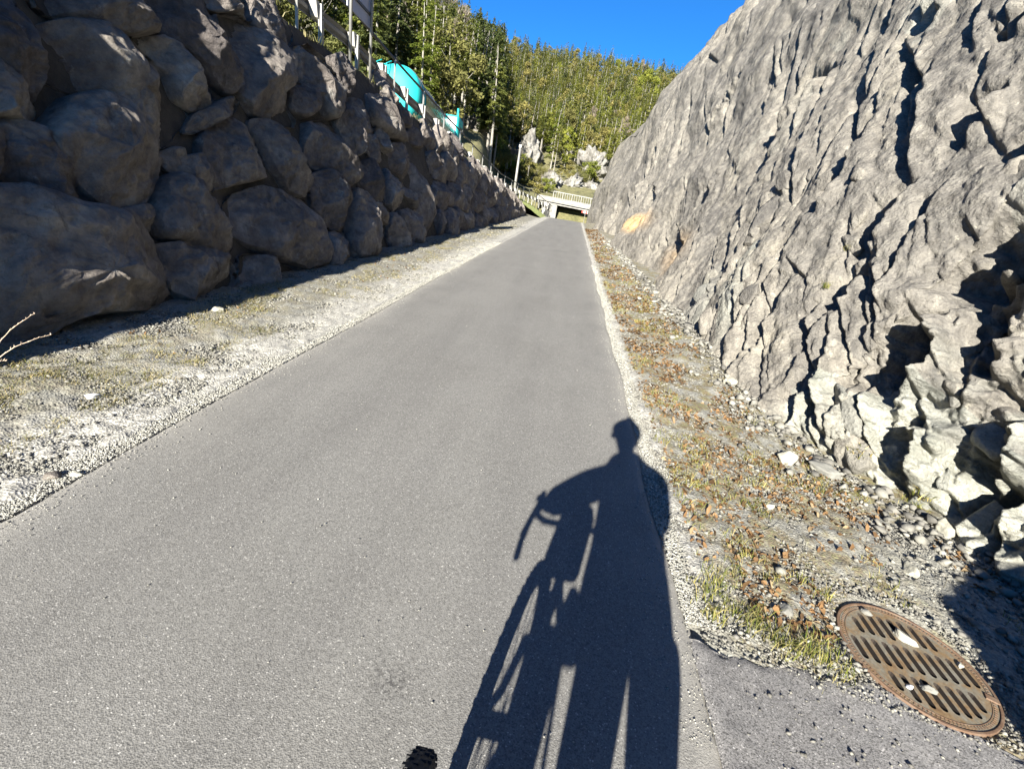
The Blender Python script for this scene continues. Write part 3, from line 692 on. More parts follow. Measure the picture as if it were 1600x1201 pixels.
# ---------------------------------------------------------------- boulder wall on the shaded side
wall = empty("boulder_wall", (WX, 12, 0)); tag(wall, "dry stacked retaining wall of huge dark boulders along the path", "retaining wall")
def wall_uv(px, py):      # pixel of the photograph -> (y, height) on the battered wall plane
    d = ray(px, py); t = (WX - WB * CAM_H) / (d[0] + WB * d[2])
    p = np.array([0, 0, CAM_H]) + d * t; return p[1], p[2]
def zc(L, s, ox=0, oy=0): return [(ox + a / s, oy + b / s) for a, b in L]
S1 = 2.6667
TR = [
 [(-60, 300), (45, 293), (115, 320), (195, 338), (225, 370), (262, 425), (280, 460), (262, 482), (150, 492), (100, 510), (70, 540), (0, 560), (-60, 570)],
 zc([(200, 560), (250, 480), (300, 410), (430, 395), (510, 440), (580, 540), (640, 620), (690, 660), (685, 760), (640, 850), (560, 860), (480, 870), (400, 830), (300, 720), (210, 620)], S1),
 zc([(190, 250), (200, 110), (280, 85), (430, 105), (540, 150), (640, 230), (720, 310), (760, 410), (830, 490), (830, 520), (780, 540), (770, 590), (720, 612), (640, 590), (560, 520), (430, 395), (300, 380), (220, 330)], S1),
 zc([(-160, 180), (0, 260), (80, 330), (150, 420), (185, 500), (120, 510), (0, 490), (-160, 470)], S1),
 zc([(-120, -100), (60, -60), (110, 60), (150, 200), (190, 300), (180, 440), (150, 420), (80, 330), (0, 250), (-120, 170)], S1),
 zc([(0, 510), (170, 520), (200, 600), (300, 720), (480, 860), (300, 850), (120, 790), (20, 750), (40, 590)], S1),
 zc([(-150, 500), (0, 520), (40, 590), (30, 700), (0, 750), (-150, 780)], S1),
 zc([(130, -160), (560, -160), (600, 0), (650, 60), (700, 130), (640, 145), (540, 150), (430, 105), (280, 85), (190, 60)], S1),
 zc([(600, -80), (830, -60), (900, 60), (960, 160), (990, 250), (1000, 350), (970, 400), (900, 330), (860, 280), (760, 180), (700, 130), (640, 60)], S1),
 zc([(560, 160), (700, 150), (780, 210), (850, 290), (900, 370), (915, 440), (860, 470), (820, 460), (760, 410), (720, 310), (640, 230)], S1),
 zc([(850, -60), (1040, -40), (1070, 60), (1060, 95), (1000, 60), (920, 50), (880, 30)], S1),
 zc([(910, 60), (1000, 80), (1100, 130), (1180, 190), (1225, 260), (1215, 350), (1180, 400), (1220, 430), (1255, 480), (1245, 530), (1180, 520), (1080, 480), (1030, 420), (1000, 350), (1000, 250), (960, 150)], S1),
 zc([(1060, -10), (1120, 0), (1200, 60), (1250, 110), (1240, 180), (1200, 230), (1130, 160), (1080, 110), (1070, 50)], S1),
 zc([(1240, 200), (1300, 190), (1380, 270), (1430, 360), (1420, 440), (1400, 500), (1370, 480), (1340, 400), (1260, 350), (1220, 290)], S1),
 zc([(1225, 360), (1290, 350), (1350, 400), (1335, 460), (1290, 495), (1240, 460)], S1),
 zc([(1380, 240), (1430, 220), (1470, 300), (1480, 370), (1440, 400), (1420, 340)], S1),
 zc([(860, 570), (920, 520), (980, 480), (1040, 540), (1100, 600), (1130, 680), (1120, 740), (1060, 760), (960, 780), (930, 800), (890, 730), (860, 640)], S1),
 zc([(830, 480), (900, 440), (960, 410), (1020, 430), (1060, 490), (1050, 530), (980, 480), (900, 520), (850, 560), (790, 620), (780, 600)], S1),
 zc([(1060, 500), (1110, 500), (1200, 560), (1270, 610), (1290, 680), (1310, 790), (1280, 820), (1220, 790), (1150, 700), (1130, 640), (1100, 580)], S1),
 zc([(1290, 520), (1350, 500), (1400, 530), (1440, 600), (1480, 700), (1480, 760), (1440, 780), (1380, 740), (1310, 680), (1285, 600)], S1),
 zc([(1430, 420), (1470, 440), (1510, 520), (1530, 600), (1500, 650), (1470, 650), (1430, 560), (1410, 500)], S1),
 zc([(1310, 730), (1360, 710), (1420, 760), (1450, 840), (1455, 920), (1420, 960), (1370, 940), (1320, 860)], S1),
 zc([(690, 750), (740, 725), (820, 760), (900, 800), (930, 870), (960, 930), (1000, 1030), (980, 1070), (900, 1060), (800, 1010), (700, 990), (670, 900)], S1),
 zc([(790, 650), (860, 640), (880, 720), (930, 800), (880, 800), (800, 740), (700, 700), (700, 640), (760, 610)], S1),
 zc([(990, 830), (1060, 790), (1100, 780), (1190, 800), (1300, 830), (1330, 900), (1400, 980), (1370, 1010), (1370, 1100), (1300, 1120), (1150, 1070), (1050, 1010), (990, 960), (970, 890)], S1),
 zc([(490, 880), (640, 850), (670, 880), (660, 960), (610, 990), (580, 940), (520, 900)], S1),
 zc([(680, 1020), (800, 1010), (900, 1060), (980, 1090), (1010, 1160), (980, 1230), (800, 1260), (740, 1200), (700, 1130), (640, 1040)], S1),
 zc([(1030, 1060), (1150, 1080), (1280, 1130), (1290, 1160), (1100, 1230), (1010, 1210), (1020, 1140)], S1),
 zc([(1470, 790), (1520, 800), (1560, 850), (1600, 870), (1600, 1060), (1500, 1080), (1470, 1030), (1460, 900)], S1),
 zc([(1380, 970), (1450, 960), (1470, 1050), (1400, 1120), (1375, 1110)], S1),
 zc([(580, 400), (640, 350), (700, 400), (740, 500), (735, 600), (700, 610), (640, 570), (590, 480)], 3.556, 400, 150),
 zc([(740, 270), (800, 260), (860, 330), (870, 420), (840, 460), (780, 400), (730, 330)], 3.556, 400, 150),
 zc([(630, 210), (660, 220), (700, 280), (720, 360), (690, 380), (640, 320), (620, 260)], 3.556, 400, 150),
 zc([(740, 400), (790, 450), (820, 520), (815, 600), (790, 640), (750, 600), (735, 500)], 3.556, 400, 150),
 zc([(620, 590), (680, 600), (740, 660), (745, 720), (700, 700), (640, 640)], 3.556, 400, 150),
 zc([(810, 640), (850, 630), (920, 700), (945, 790), (900, 830), (850, 760)], 3.556, 400, 150),
 zc([(750, 650), (800, 660), (850, 760), (870, 850), (790, 870), (755, 780)], 3.556, 400, 150),
 zc([(860, 290), (930, 300), (980, 420), (1000, 600), (1030, 770), (1000, 830), (950, 790), (920, 690), (880, 600), (870, 450)], 3.556, 400, 150),
 zc([(520, 0), (580, 20), (620, 110), (650, 200), (610, 310), (590, 200), (560, 120)], 3.556, 400, 150),
 zc([(640, -10), (700, 0), (800, 90), (850, 200), (830, 260), (770, 240), (700, 180), (650, 110)], 3.556, 400, 150),
 zc([(800, 30), (870, 110), (865, 180), (830, 150)], 3.556, 400, 150),
 zc([(870, 160), (930, 220), (950, 290), (900, 280), (860, 230)], 3.556, 400, 150),
]
polys = [np.array([wall_uv(*p) for p in L]) for L in TR]
def inpoly(p, poly):
    c = False; n = len(poly)
    for i in range(n):
        a, b = poly[i], poly[i - 1]
        if (a[1] > p[1]) != (b[1] > p[1]) and p[0] < (b[0] - a[0]) * (p[1] - a[1]) / (b[1] - a[1]) + a[0]: c = not c
    return c
# seeds of the further boulders; traced ones act as obstacles
sites = []; rj = np.random.default_rng(3)
yy = -1.5
cols = []
while yy < 40.8:
    wcol = rj.uniform(.75, 1.15) if yy > 4 else 1.0
    zz = rj.uniform(.1, .45)
    while zz < wall_top(yy) - .05:
        hh_ = rj.uniform(.55, .95)
        sites.append((yy + rj.uniform(-.25, .25), zz, 0)); zz += hh_
    yy += wcol
sites = [s for s in sites if not any(inpoly(s[:2], p) for p in polys)]
cent = [p.mean(0) for p in polys]
keep = []
for s in sites:
    dmin = min(min(np.hypot(*(q - np.array(s[:2]))) for q in p) for p in polys)
    if dmin > .17 or s[0] > 12: keep.append(s)
sites = keep
NTH = 96; TH = np.linspace(0, 2 * math.pi, NTH, endpoint=False)
def ray_poly(c, poly, th):
    best = 1e9; d = np.array([math.cos(th), math.sin(th)])
    for i in range(len(poly)):
        a, b = poly[i - 1] - c, poly[i] - c; e = b - a
        den = d[0] * e[1] - d[1] * e[0]
        if abs(den) < 1e-9: continue
        t = (a[0] * e[1] - a[1] * e[0]) / den; s = (a[0] * d[1] - a[1] * d[0]) / den
        if t > 0 and -1e-6 <= s <= 1 + 1e-6: best = min(best, t)
    return best if best < 1e8 else .3
def smooth_r(r, k):
    for _ in range(k): r = .25 * np.roll(r, 1) + .5 * r + .25 * np.roll(r, -1)
    return r
shapes = []
for p in polys:
    c = p.mean(0); r = np.array([ray_poly(c, p, t) for t in TH]); shapes.append((c, smooth_r(r, 2) * 1.03))
allpts = np.array([s[:2] for s in sites])
obst = np.concatenate([np.concatenate([p * (1 - k) + np.roll(p, 1, 0) * k for k in (0, .33, .66)]) for p in polys])
for s in sites:
    c = np.array(s[:2]); near_ = allpts[(np.hypot(*(allpts - c).T) < 2.2) & (np.hypot(*(allpts - c).T) > 1e-3)]
    ob = obst[np.hypot(*(obst - c).T) < 1.6]
    r = np.full(NTH, .62)
    for k, th in enumerate(TH):
        d = np.array([math.cos(th), math.sin(th)])
        for q in near_:
            v = q - c; dt = v @ d
            if dt > 0: r[k] = min(r[k], (v @ v) / 2 / dt)
        for q in ob:
            v = q - c; dt = v @ d
            if dt > 0: r[k] = min(r[k], (v @ v) / dt)
    shapes.append((c, smooth_r(r, 4) * .985))
def boulder_verts(c, r, seed, fine):
    nphi = 44 if fine else 16
    rr = np.random.default_rng(seed)
    ph = np.linspace(0, math.pi * .72, nphi)
    PH, TT = np.meshgrid(ph, TH, indexing='ij')
    size = r.mean()
    D = min(.34, .42 * size + .06) * rr.uniform(.85, 1.2)
    e1, e2 = .58, .62
    sp, cp = np.sin(PH), np.cos(PH)
    rho = np.abs(sp) ** e1 * r[None, :]
    out = np.sign(cp) * np.abs(cp) ** e2 * D
    back = PH > math.pi / 2
    rho = np.where(back, r[None, :] * (.9 + .1 * sp), rho)
    a = rho * np.cos(TT); b = rho * np.sin(TT)
    tx, ty = rr.uniform(-.22, .22), rr.uniform(-.30, .12)      # tilt of the front face
    ax_ = rr.uniform(0, 3.14)
    if c[1] > float(wall_top(c[0])) - .55: ty -= .55
    ridge = -.28 * np.abs(a * math.cos(ax_) + b * math.sin(ax_) - rr.uniform(-.3, .3) * size)
    front = np.clip(1 - (rho / (r[None, :] * 1.02)) ** 3, 0, 1)
    out = out + front * (a * tx + b * ty + ridge) * .7
    for _k in range(rr.integers(4, 7)):      # broken facets
        fa = rr.uniform(0, 6.28); sl_ = rr.uniform(.35, 1.0); d0_ = D * rr.uniform(.85, 1.15) + sl_ * size * rr.uniform(.0, .28)
        out = np.where(back, out, np.minimum(out, d0_ - sl_ * (a * math.cos(fa) + b * math.sin(fa))))
    Y_ = c[0] + a; Zh = c[1] + b
    sc_ = 2.2
    nz = fbm(Y_ * sc_ + seed, Zh * sc_, out * sc_, 5 if fine else 3, seed % 40, .55)
    ch = np.abs(fbm(Y_ * 4 + seed * 2, Zh * 6, out * 4, 3, seed % 37))
    out = out + .11 * nz * (.4 + .6 * front) - .09 * ch + .02 * fbm(Y_ * 12 + seed, Zh * 12, out * 12, 3, seed % 31) + rr.uniform(-.04, .06) - .02
    a2 = 1 + .05 * nz
    Y_ = c[0] + a * a2; Zh = c[1] + b * a2
    # plane: x = WX - WB*z ; outward normal
    nrm = np.array([1, 0, WB]) / math.hypot(1, WB)
    Pq = np.stack([WX - WB * Zh + nrm[0] * out - .06, Y_, Zh + nrm[2] * out], -1)
    V = Pq.reshape(-1, 3)
    idx = np.arange(nphi * NTH).reshape(nphi, NTH)
    a0, b0, c0, d0 = idx[:-1], np.roll(idx[:-1], -1, 1), np.roll(idx[1:], -1, 1), idx[1:]
    F4 = np.stack([a0.ravel(), d0.ravel(), c0.ravel(), b0.ravel()], 1)
    return V, F4
order = sorted(range(len(shapes)), key=lambda i: -(shapes[i][1].mean() / (math.hypot(shapes[i][0][0], 3.7))) if (shapes[i][0][0] > 1.5) else 0)
stV, stF, off = [], [], 0
for k, i in enumerate(order):
    c, r = shapes[i]
    if c[1] + r.max() < 0 or c[0] > 41.3: continue
    V, F4 = boulder_verts(c, r, 100 + i, c[0] < 12)
    V = V - np.array([WX, 12, 0])
    if k < 99:
        np_mesh("boulder", V, F4, M_BOULDER, wall, smooth=True)
    else:
        stV.append(V); stF.append(F4 + off); off += len(V)
if stV:
    o = np_mesh("small_boulders", np.concatenate(stV), np.concatenate(stF), M_BOULDER, wall, smooth=True); tag(o, kind="stuff")
# packed earth between and behind the boulders
yb = np.linspace(-6, 41.2, 260); vb = np.linspace(-.3, 1, 30)
YB, VB = np.meshgrid(yb, vb)
ZB = np.where(VB < 0, VB, VB * (wall_top(YB) - .03))
XB = WX - WB * ZB - .17 + .07 * fbm(YB * 2.5, ZB * 2.5, 0, 4, 95)
np_mesh("packed_earth", np.stack([XB - WX, YB - 12, ZB], -1).reshape(-1, 3), grid_faces(*YB.shape, flip=False), M_SOIL, wall, smooth=True)

# ---------------------------------------------------------------- loose stones, gravel, leaves, grass
OCT_V = np.array([(1, 0, 0), (-1, 0, 0), (0, 1, 0), (0, -1, 0), (0, 0, 1), (0, 0, -1)], float)
OCT_F = np.array([(0, 2, 4), (2, 1, 4), (1, 3, 4), (3, 0, 4), (2, 0, 5), (1, 2, 5), (3, 1, 5), (0, 3, 5)])
_ib = bmesh.new(); bmesh.ops.create_icosphere(_ib, subdivisions=1, radius=1)
ICO_V = np.array([v.co[:] for v in _ib.verts]); ICO_F = np.array([[v.index for v in f.verts] for f in _ib.faces]); _ib.free()
def rotmats(n, r):
    q = r.normal(size=(n, 4)); q /= np.linalg.norm(q, axis=1)[:, None]; a, b, c, d = q.T
    return np.stack([np.stack([1 - 2 * (c * c + d * d), 2 * (b * c - a * d), 2 * (b * d + a * c)], -1), np.stack([2 * (b * c + a * d), 1 - 2 * (b * b + d * d), 2 * (c * d - a * b)], -1),
                     np.stack([2 * (b * d - a * c), 2 * (c * d + a * b), 1 - 2 * (b * b + c * c)], -1)], 1)
def stones(name, P, size, mat, BV=OCT_V, BF=OCT_F, seed=1, smooth=False, flat=.65, lo=.55):
    r = np.random.default_rng(seed); n = len(P)
    V = BV[None] * r.uniform(lo, 1.15, (n, len(BV), 1)) * r.uniform(.6, 1.2, (n, 1, 3))
    V = np.einsum('nij,nkj->nki', rotmats(n, r), V)
    V[..., 2] *= flat
    V = V * size[:, None, None] + P[:, None, :]
    Fs = (BF[None] + (np.arange(n) * len(BV))[:, None, None]).reshape(-1, BF.shape[1])
    return np_mesh(name, V.reshape(-1, 3), Fs, mat, smooth=smooth)
def samp_y(n, y0, y1, r, pw=1.0):     # density falls with distance
    u = r.random(n); return y0 * (y1 / y0) ** (u ** pw)
r = np.random.default_rng(21)
def gz(x, y): return ground_z(x, y)
# pale gravel strips
n = 46000; y = samp_y(n, 1.15, 16, r); dxx = np.abs(r.normal(0, .36, n)) - .012
x = edge_l(y) - dxx; k = (dxx < 1.2); x, y = x[k], y[k]
n2 = 15000; y2 = samp_y(n2, 1.55, 14, r); d2_ = np.abs(r.normal(0, .11, n2)) - .015; x2 = edge_r(y2) + d2_
x = np.concatenate([x, x2]); y = np.concatenate([y, y2])
kk = ~((x > .8) & (y < 1.62)); x, y = x[kk], y[kk]
s = r.uniform(.0035, .0085, len(x)) * (1 + .08 * y)
o = stones("gravel", np.stack([x, y, gz(x, y) + s * .22], 1), s, M_PEB, seed=2, flat=.6); tag(o, "pale limestone chippings strewn along both edges of the asphalt", "gravel", kind="stuff")
r3 = np.random.default_rng(23); n = 2600; y = samp_y(n, 1.1, 14, r3); dd_ = np.abs(r3.normal(0, .09, n)); lf_ = r3.random(n) < .5
x = np.where(lf_, edge_l(y) + dd_, edge_r(y) - dd_); n2 = 260; x = np.concatenate([x, r3.uniform(-2.1, .75, n2)]); y = np.concatenate([y, samp_y(n2, 1.0, 9, r3)])
s = r3.uniform(.002, .0055, len(x)) * (1 + .08 * y)
o = stones("loose_chips", np.stack([x, y, .006 + s * .3], 1), s, M_PEB, seed=12); tag(o, "loose pale chips spilled along the asphalt's margins", "gravel", kind="stuff")
# coarser mixed stones on both verges
n = 16000; y = samp_y(n, 1.3, 30, r); x = r.uniform(-3.85, -2.5, n)
n2 = 26000; y2 = samp_y(n2, 1.6, 30, r); x2 = .9 + (cliff_foot(y2) - .85) * r.random(n2)
x = np.concatenate([x, x2]); y = np.concatenate([y, y2])
kk = ~((x > .8) & (y < 1.62 - .1 * (x - .8)) & (r.random(len(x)) < .97)) & (np.hypot(x - 1.885, y - 1.77) > .33)
x, y = x[kk], y[kk]
s = (.004 + .010 * r.random(len(x)) ** 2.5 * 1.6) * (1 + .07 * y)
o = stones("pebbles", np.stack([x, y, gz(x, y) + s * .3], 1), s, M_RUB, seed=3); tag(o, "small grey and cream pebbles covering the rough verges", "pebbles", kind="stuff")
n = 30000; y = samp_y(n, 1.42, 4.6, r); x = .86 + (cliff_foot(y) - .75) * r.random(n)
kk = (y > 1.56 - .12 * (x - .8)) & (np.hypot(x - 1.885, y - 1.77) > .325); x, y = x[kk], y[kk]
n2 = 900; x2 = r.uniform(.9, 3.2, n2); y2 = r.uniform(.9, 1.7, n2); k2_ = np.hypot(x2 - 1.885, y2 - 1.77) > .325; x = np.concatenate([x, x2[k2_]]); y = np.concatenate([y, y2[k2_]])
n3 = 26000; y3 = samp_y(n3, 1.3, 9, r); x3 = r.uniform(-3.8, -2.35, n3); x = np.concatenate([x, x3]); y = np.concatenate([y, y3])
s = (.0030 + .011 * r.random(len(x)) ** 3) * (1 + .05 * y)
o = stones("grit_stones", np.stack([x, y, gz(x, y) + s * .3 + np.where((x > 0) & (y < 1.9 - .1 * (x - .8)), -.018, .004)], 1), s, M_RUB, seed=6); tag(o, "fine broken grit scattered over both verges and round the drain", "grit", kind="stuff")
# rubble under the rock face
n = 4200; y = samp_y(n, 1.25, 24, r); dq = np.abs(r.normal(0, 1, n)) * np.interp(y, [1, 3, 5, 25], [.85, .55, .22, .25])
x = cliff_foot(y) + .15 - dq
kk = (x > 1.15) & ~((y < 1.45) & (x < 2.1)) & (np.hypot(x - 1.885, y - 1.77) > .36); x, y, dq = x[kk], y[kk], dq[kk]
s = (.008 + .045 * r.random(len(x)) ** 5) * np.clip(1.25 - dq * .5, .6, 1.2) * (1 + .04 * y)
o = stones("rubble", np.stack([x, y, gz(x, y) + s * .3 + .02], 1), s, M_RUB, ICO_V, ICO_F, seed=4, flat=.65, lo=.28); tag(o, "broken pale stones heaped at the foot of the rock face", "rubble", kind="stuff")

def blades(name, C, h, wdt, mat, seed, per=9, spread=.03, lean=.55):
    r = np.random.default_rng(seed); n = len(C) * per
    c = np.repeat(C, per, 0) + np.concatenate([r.normal(0, 1, (n, 2)) * np.repeat(spread, per)[:, None] if np.ndim(spread) else r.normal(0, spread, (n, 2)), np.zeros((n, 1))], 1)
    hh = np.repeat(h, per) * r.uniform(.5, 1.2, n); ww = wdt * r.uniform(.6, 1.3, n) * (hh / .06) ** .4
    a = r.uniform(0, 6.28, n); la = r.uniform(0, 6.28, n); ln = hh * r.uniform(.1, lean * 2, n)
    t = np.stack([np.cos(a), np.sin(a), 0 * a], 1) * ww[:, None] / 2; L = np.stack([np.cos(la) * ln, np.sin(la) * ln, 0 * a], 1)
    up = np.array([0, 0, 1.0])
    v0, v1 = c - t, c + t; m0 = c - t * .8 + L * .35 + up * (hh * .6)[:, None]; m1 = c + t * .8 + L * .35 + up * (hh * .6)[:, None]
    tp = c + L + up * (hh * .9)[:, None]
    V = np.stack([v0, v1, m1, m0, tp], 1).reshape(-1, 3); b = np.arange(n)[:, None] * 5
    return np_mesh(name, V, [b + np.array([[0, 1, 2, 3]]), b + np.array([[3, 2, 4]])], mat)
def patchy(n, xf, y0, y1, seed, thr, sc=1.6, stretch=.5):
    r = np.random.default_rng(seed); y = samp_y(n, y0, y1, r); x = xf(y, r.random(n))
    m = fbm(x * sc, y * sc * stretch, 0, 3, seed) > thr
    return x[m], y[m], r
def green_f(x, y): return np.stack([x, y, gz(x, y)], 1)
x, y, r = patchy(3600, lambda y, u: .95 + u * (cliff_foot(y) - 1.1), 1.75, 22, 31, .08, 1.9, .8)
kk = np.hypot(x - 1.885, y - 1.77) > .36; x, y = x[kk], y[kk]
o = blades("grass", green_f(x, y), r.uniform(.02, .065, len(x)) * (1 + .02 * y), .0032, M_GRASS, 41, 9, .022); tag(o, "thin yellow green grass tufts on the sunny verge", "grass", kind="stuff")
# named clump area at the path edge near the drain
r = np.random.default_rng(5)
cx = [(at_z(px, py, -.03)[0], at_z(px, py, -.03)[1]) for px, py in [(1110, 900), (1120, 930), (1150, 960), (1160, 860), (1110, 960), (1180, 985), (1215, 1000), (1080, 760), (1300, 1035), (1285, 1015), (1145, 900), (1250, 1020), (1190, 800), (1440, 770), (1345, 720)]]
C = np.concatenate([np.array(c)[None] + r.normal(0, .05, (12, 2)) for c in cx])
o = blades("green_grass_clumps", green_f(C[:, 0], C[:, 1]), r.uniform(.03, .09, len(C)), .0035, M_GRASS, 42, 8, .02); tag(o, "taller fresh grass clumps between the path edge and the drain", "grass", kind="stuff")
x, y, r = patchy(9000, lambda y, u: -2.6 - u * 1.15, 1.6, 26, 33, .02, 1.6, .6)
o = blades("verge_grass", green_f(x, y), r.uniform(.012, .04, len(x)) * (1 + .02 * y), .0035, M_DRY, 43, 9, .03, 1.0); tag(o, "flat dry grass and moss on the shaded verge", "grass", kind="stuff")
r = np.random.default_rng(19); yy_ = r.uniform(5, 44, 1500); xx_ = np.array([WX - WB * float(wall_top(q)) for q in yy_]) - r.uniform(.12, .75, 1500)
o = blades("crest_grass", np.stack([xx_, yy_, wall_top(yy_) - .08], 1), r.uniform(.06, .16, 1500), .009, M_DRY, 44, 9, .07); tag(o, "dry pale grass along the boulder wall's crown below the guardrail", "grass", kind="stuff")
def leaves(name, C, size, mat, seed):
    r = np.random.default_rng(seed); n = len(C)
    base_ = np.array([(-1, 0, .0), (-.3, -.55, .18), (.55, -.42, .12), (1.05, 0, .0), (.5, .45, .16), (-.35, .55, .22), (0, 0, -.05)])
    V = base_[None] * r.uniform(.7, 1.2, (n, 7, 1)); a = r.uniform(0, 6.28, n); tl = r.normal(0, .45, n); t2 = r.normal(0, .35, n)
    V[..., 2] *= r.uniform(.5, 3, n)[:, None]
    z = V[..., 2] + V[..., 0] * np.tan(np.clip(tl, -1, 1))[:, None] * .7 + V[..., 1] * np.tan(np.clip(t2, -1, 1))[:, None]
    xx = V[..., 0] * np.cos(a)[:, None] - V[..., 1] * np.sin(a)[:, None]; yy2 = V[..., 0] * np.sin(a)[:, None] + V[..., 1] * np.cos(a)[:, None]
    z -= z.min(1)[:, None]
    V = np.stack([xx, yy2, z], -1) * size[:, None, None] + C[:, None, :]
    F3 = np.array([(6, 0, 1), (6, 1, 2), (6, 2, 3), (6, 3, 4), (6, 4, 5), (6, 5, 0)])
    return np_mesh(name, V.reshape(-1, 3), (F3[None] + (np.arange(n) * 7)[:, None, None]).reshape(-1, 3), mat)
x, y, r = patchy(19000, lambda y, u: .95 + u * (cliff_foot(y) - 1.05), 1.7, 34, 35, -.14, 1.5, .8)
kk = (np.hypot(x - 1.885, y - 1.77) > .36) & ~((y < 2.4) & (x > 1.6)); x, y = x[kk], y[kk]
o = leaves("fallen_leaves", green_f(x, y) + [0, 0, .006], r.uniform(.006, .02, len(x)) * (1 + .05 * y), M_LEAF, 51); tag(o, "brown and orange dead leaves littering the sunny verge", "leaves", kind="stuff")
x, y, r = patchy(1100, lambda y, u: -2.7 - u * 1.0, 1.7, 14, 37, .1, 1.5, .8)
o = leaves("leaf_litter", green_f(x, y) + [0, 0, .006], r.uniform(.006, .016, len(x)) * (1 + .04 * y), M_LEAF, 52); tag(o, "few brown leaves scattered on the shaded verge", "leaves", kind="stuff")
# dry stalks
mb = MB(); r = np.random.default_rng(8)
for k in range(90):
    y = float(samp_y(1, 1.75, 9, r)[0]); x = .95 + r.random() * (float(cliff_foot(y)) - 1.1); z = float(gz(x, y)) + .012
    if math.hypot(x - 1.885, y - 1.77) < .5: continue
    a = r.uniform(0, 6.28); L = r.uniform(.06, .3)
    mb.tube([(x, y, z), (x + L * .5 * math.cos(a), y + L * .5 * math.sin(a), z + .02), (x + L * math.cos(a + .25), y + L * math.sin(a + .25), z + r.uniform(.0, .05))], [.0022, .0018, .0008], 4, False)
o = mb.build("dry_stalks", M_TWIGS); tag(o, "dry brown stalks lying among leaves on the sunny verge", "stalks", kind="stuff")

# single stones one can point at
def stone_at(px, py, size, mat, seed, label, rz=0, z=None, sub=4, name="stone"):
    zz_ = -.05
    for _ in range(3):
        p = at_z(px, py, zz_ if z is None else z); zz_ = float(gz(p[0], p[1])) if z is None else z
    o = lump(name, (p[0], p[1], zz_ + size[2] * .45), size, mat, seed, sub=sub, rough=.5, rz=rz); tag(o, label, "stone"); return o
stone_at(1228, 722, (.085, .075, .075), M_STONE, 61, "squarish cream stone under the rock face, beside a grey slab", .3)
stone_at(1288, 742, (.13, .075, .07), M_STONEG, 62, "long grey stone slab leaning under the rock face beside a cream stone", -.5)
stone_at(1331, 766, (.038, .03, .018), M_WSTONE, 63, "bright white flat stone chip in front of a grey slab", .2, sub=3)
stone_at(1225, 955, (.042, .032, .028), M_STONEG, 64, "grey pebble of fist size in leaves between grass clumps and the drain", .9)
stone_at(1200, 792, (.04, .028, .025), M_STONE, 65, "lone pale stone among leaves and grass midway up the sunny verge", .4)
stone_at(1470, 830, (.10, .07, .06), M_STONE, 66, "broken cream stone lying in rubble under the rock face above the drain", 1.0)
stone_at(1420, 895, (.06, .045, .035), M_STONE, 67, "yellowish stone on gravel just behind the drain", 1.2)
stone_at(1140, 600, (.10, .05, .05), M_STONE, 68, "pale stone at the rock foot beside the grassy strip, farther up the path", .8)
stone_at(145, 621, (.05, .035, .022), M_WSTONE, 69, "smooth white cobble on the shaded verge near moss", .3)
stone_at(85, 745, (.035, .03, .025), M_BOULDER, 70, "dark stone at the end of the gravel strip on the shaded verge", .3)
stone_at(340, 487, (.07, .04, .035), M_STONE, 71, "pale stone lying just outside the boulder wall's shadow", .3)
stone_at(118, 1072 - 330, (.03, .02, .015), M_STONE, 72, "flat pale chip beside brown leaves on the shaded verge", .3)

# ---------------------------------------------------------------- round drain with slotted lid
DC = Vector((1.885, 1.77, -.092)); DR = .315
tilt = Matrix.Rotation(math.atan(.07), 4, 'Y')
drain = empty("manhole"); drain.matrix_world = Matrix.Translation(DC) @ tilt
tag(drain, "round rusty slotted drain cover set in the tar apron beside the rock face", "drain cover")
def ring(n, r0, r1, z0, z1, name, mat, bevel=0):
    bm = bmesh.new(); vs = []
    for (rr, zz) in ((r0, z0), (r1, z0), (r1, z1), (r0, z1)):
        vs.append([bm.verts.new((rr * math.cos(2 * math.pi * k / n), rr * math.sin(2 * math.pi * k / n), zz)) for k in range(n)])
    for a in range(4):
        A, B = vs[a], vs[(a + 1) % 4]
        for k in range(n): bm.faces.new((A[k], A[(k + 1) % n], B[(k + 1) % n], B[k]))
    bmesh.ops.recalc_face_normals(bm, faces=bm.faces)
    me = bpy.data.meshes.new(name); bm.to_mesh(me); bm.free(); me.materials.append(mat)
    o = bpy.data.objects.new(name, me); COL.objects.link(o); o.parent = drain
    if bevel:
        b = o.modifiers.new("bevel", 'BEVEL'); b.width = bevel; b.segments = 2
    return o
fr = ring(96, .302, DR, -.10, .010, "frame", M_RUST2, .003)
bm_ = MB()
for k in range(120):      # knurled band on the lid's rim
    a = 2 * math.pi * k / 120
    bm_.box((.289 * math.cos(a), .289 * math.sin(a), .0065), (.010, .006, .003), Matrix.Rotation(a, 3, 'Z'))
kn = bm_.build("knurled_band", M_RUST2, drain)
# slotted plate through a constrained triangulation
slots = []
def slot(cx, cy, L, W=.0275):
    pts = []
    for k in range(5): a = math.pi * k / 4; pts.append((cx + W / 2 * math.cos(a), cy + L / 2 - W / 2 + W / 2 * math.sin(a)))
    for k in range(5): a = math.pi + math.pi * k / 4; pts.append((cx + W / 2 * math.cos(a), cy - L / 2 + W / 2 + W / 2 * math.sin(a)))
    slots.append(pts)
RI = .272; ST = .0495
for row, (cy, L) in enumerate(((0, .142), (.170, .142), (-.170, .142))):
    for k in range(-6, 7):
        cx = (k + (0 if row == 0 else .5)) * ST
        if abs(cx) + .012 > RI - .012: continue
        lim = math.sqrt(max(0, (RI - .006) ** 2 - (abs(cx) + .011) ** 2))
        y0, y1 = cy - L / 2, cy + L / 2
        y0, y1 = max(y0, -lim), min(y1, lim)
        if y1 - y0 > .034: slot(cx, (y0 + y1) / 2, y1 - y0)
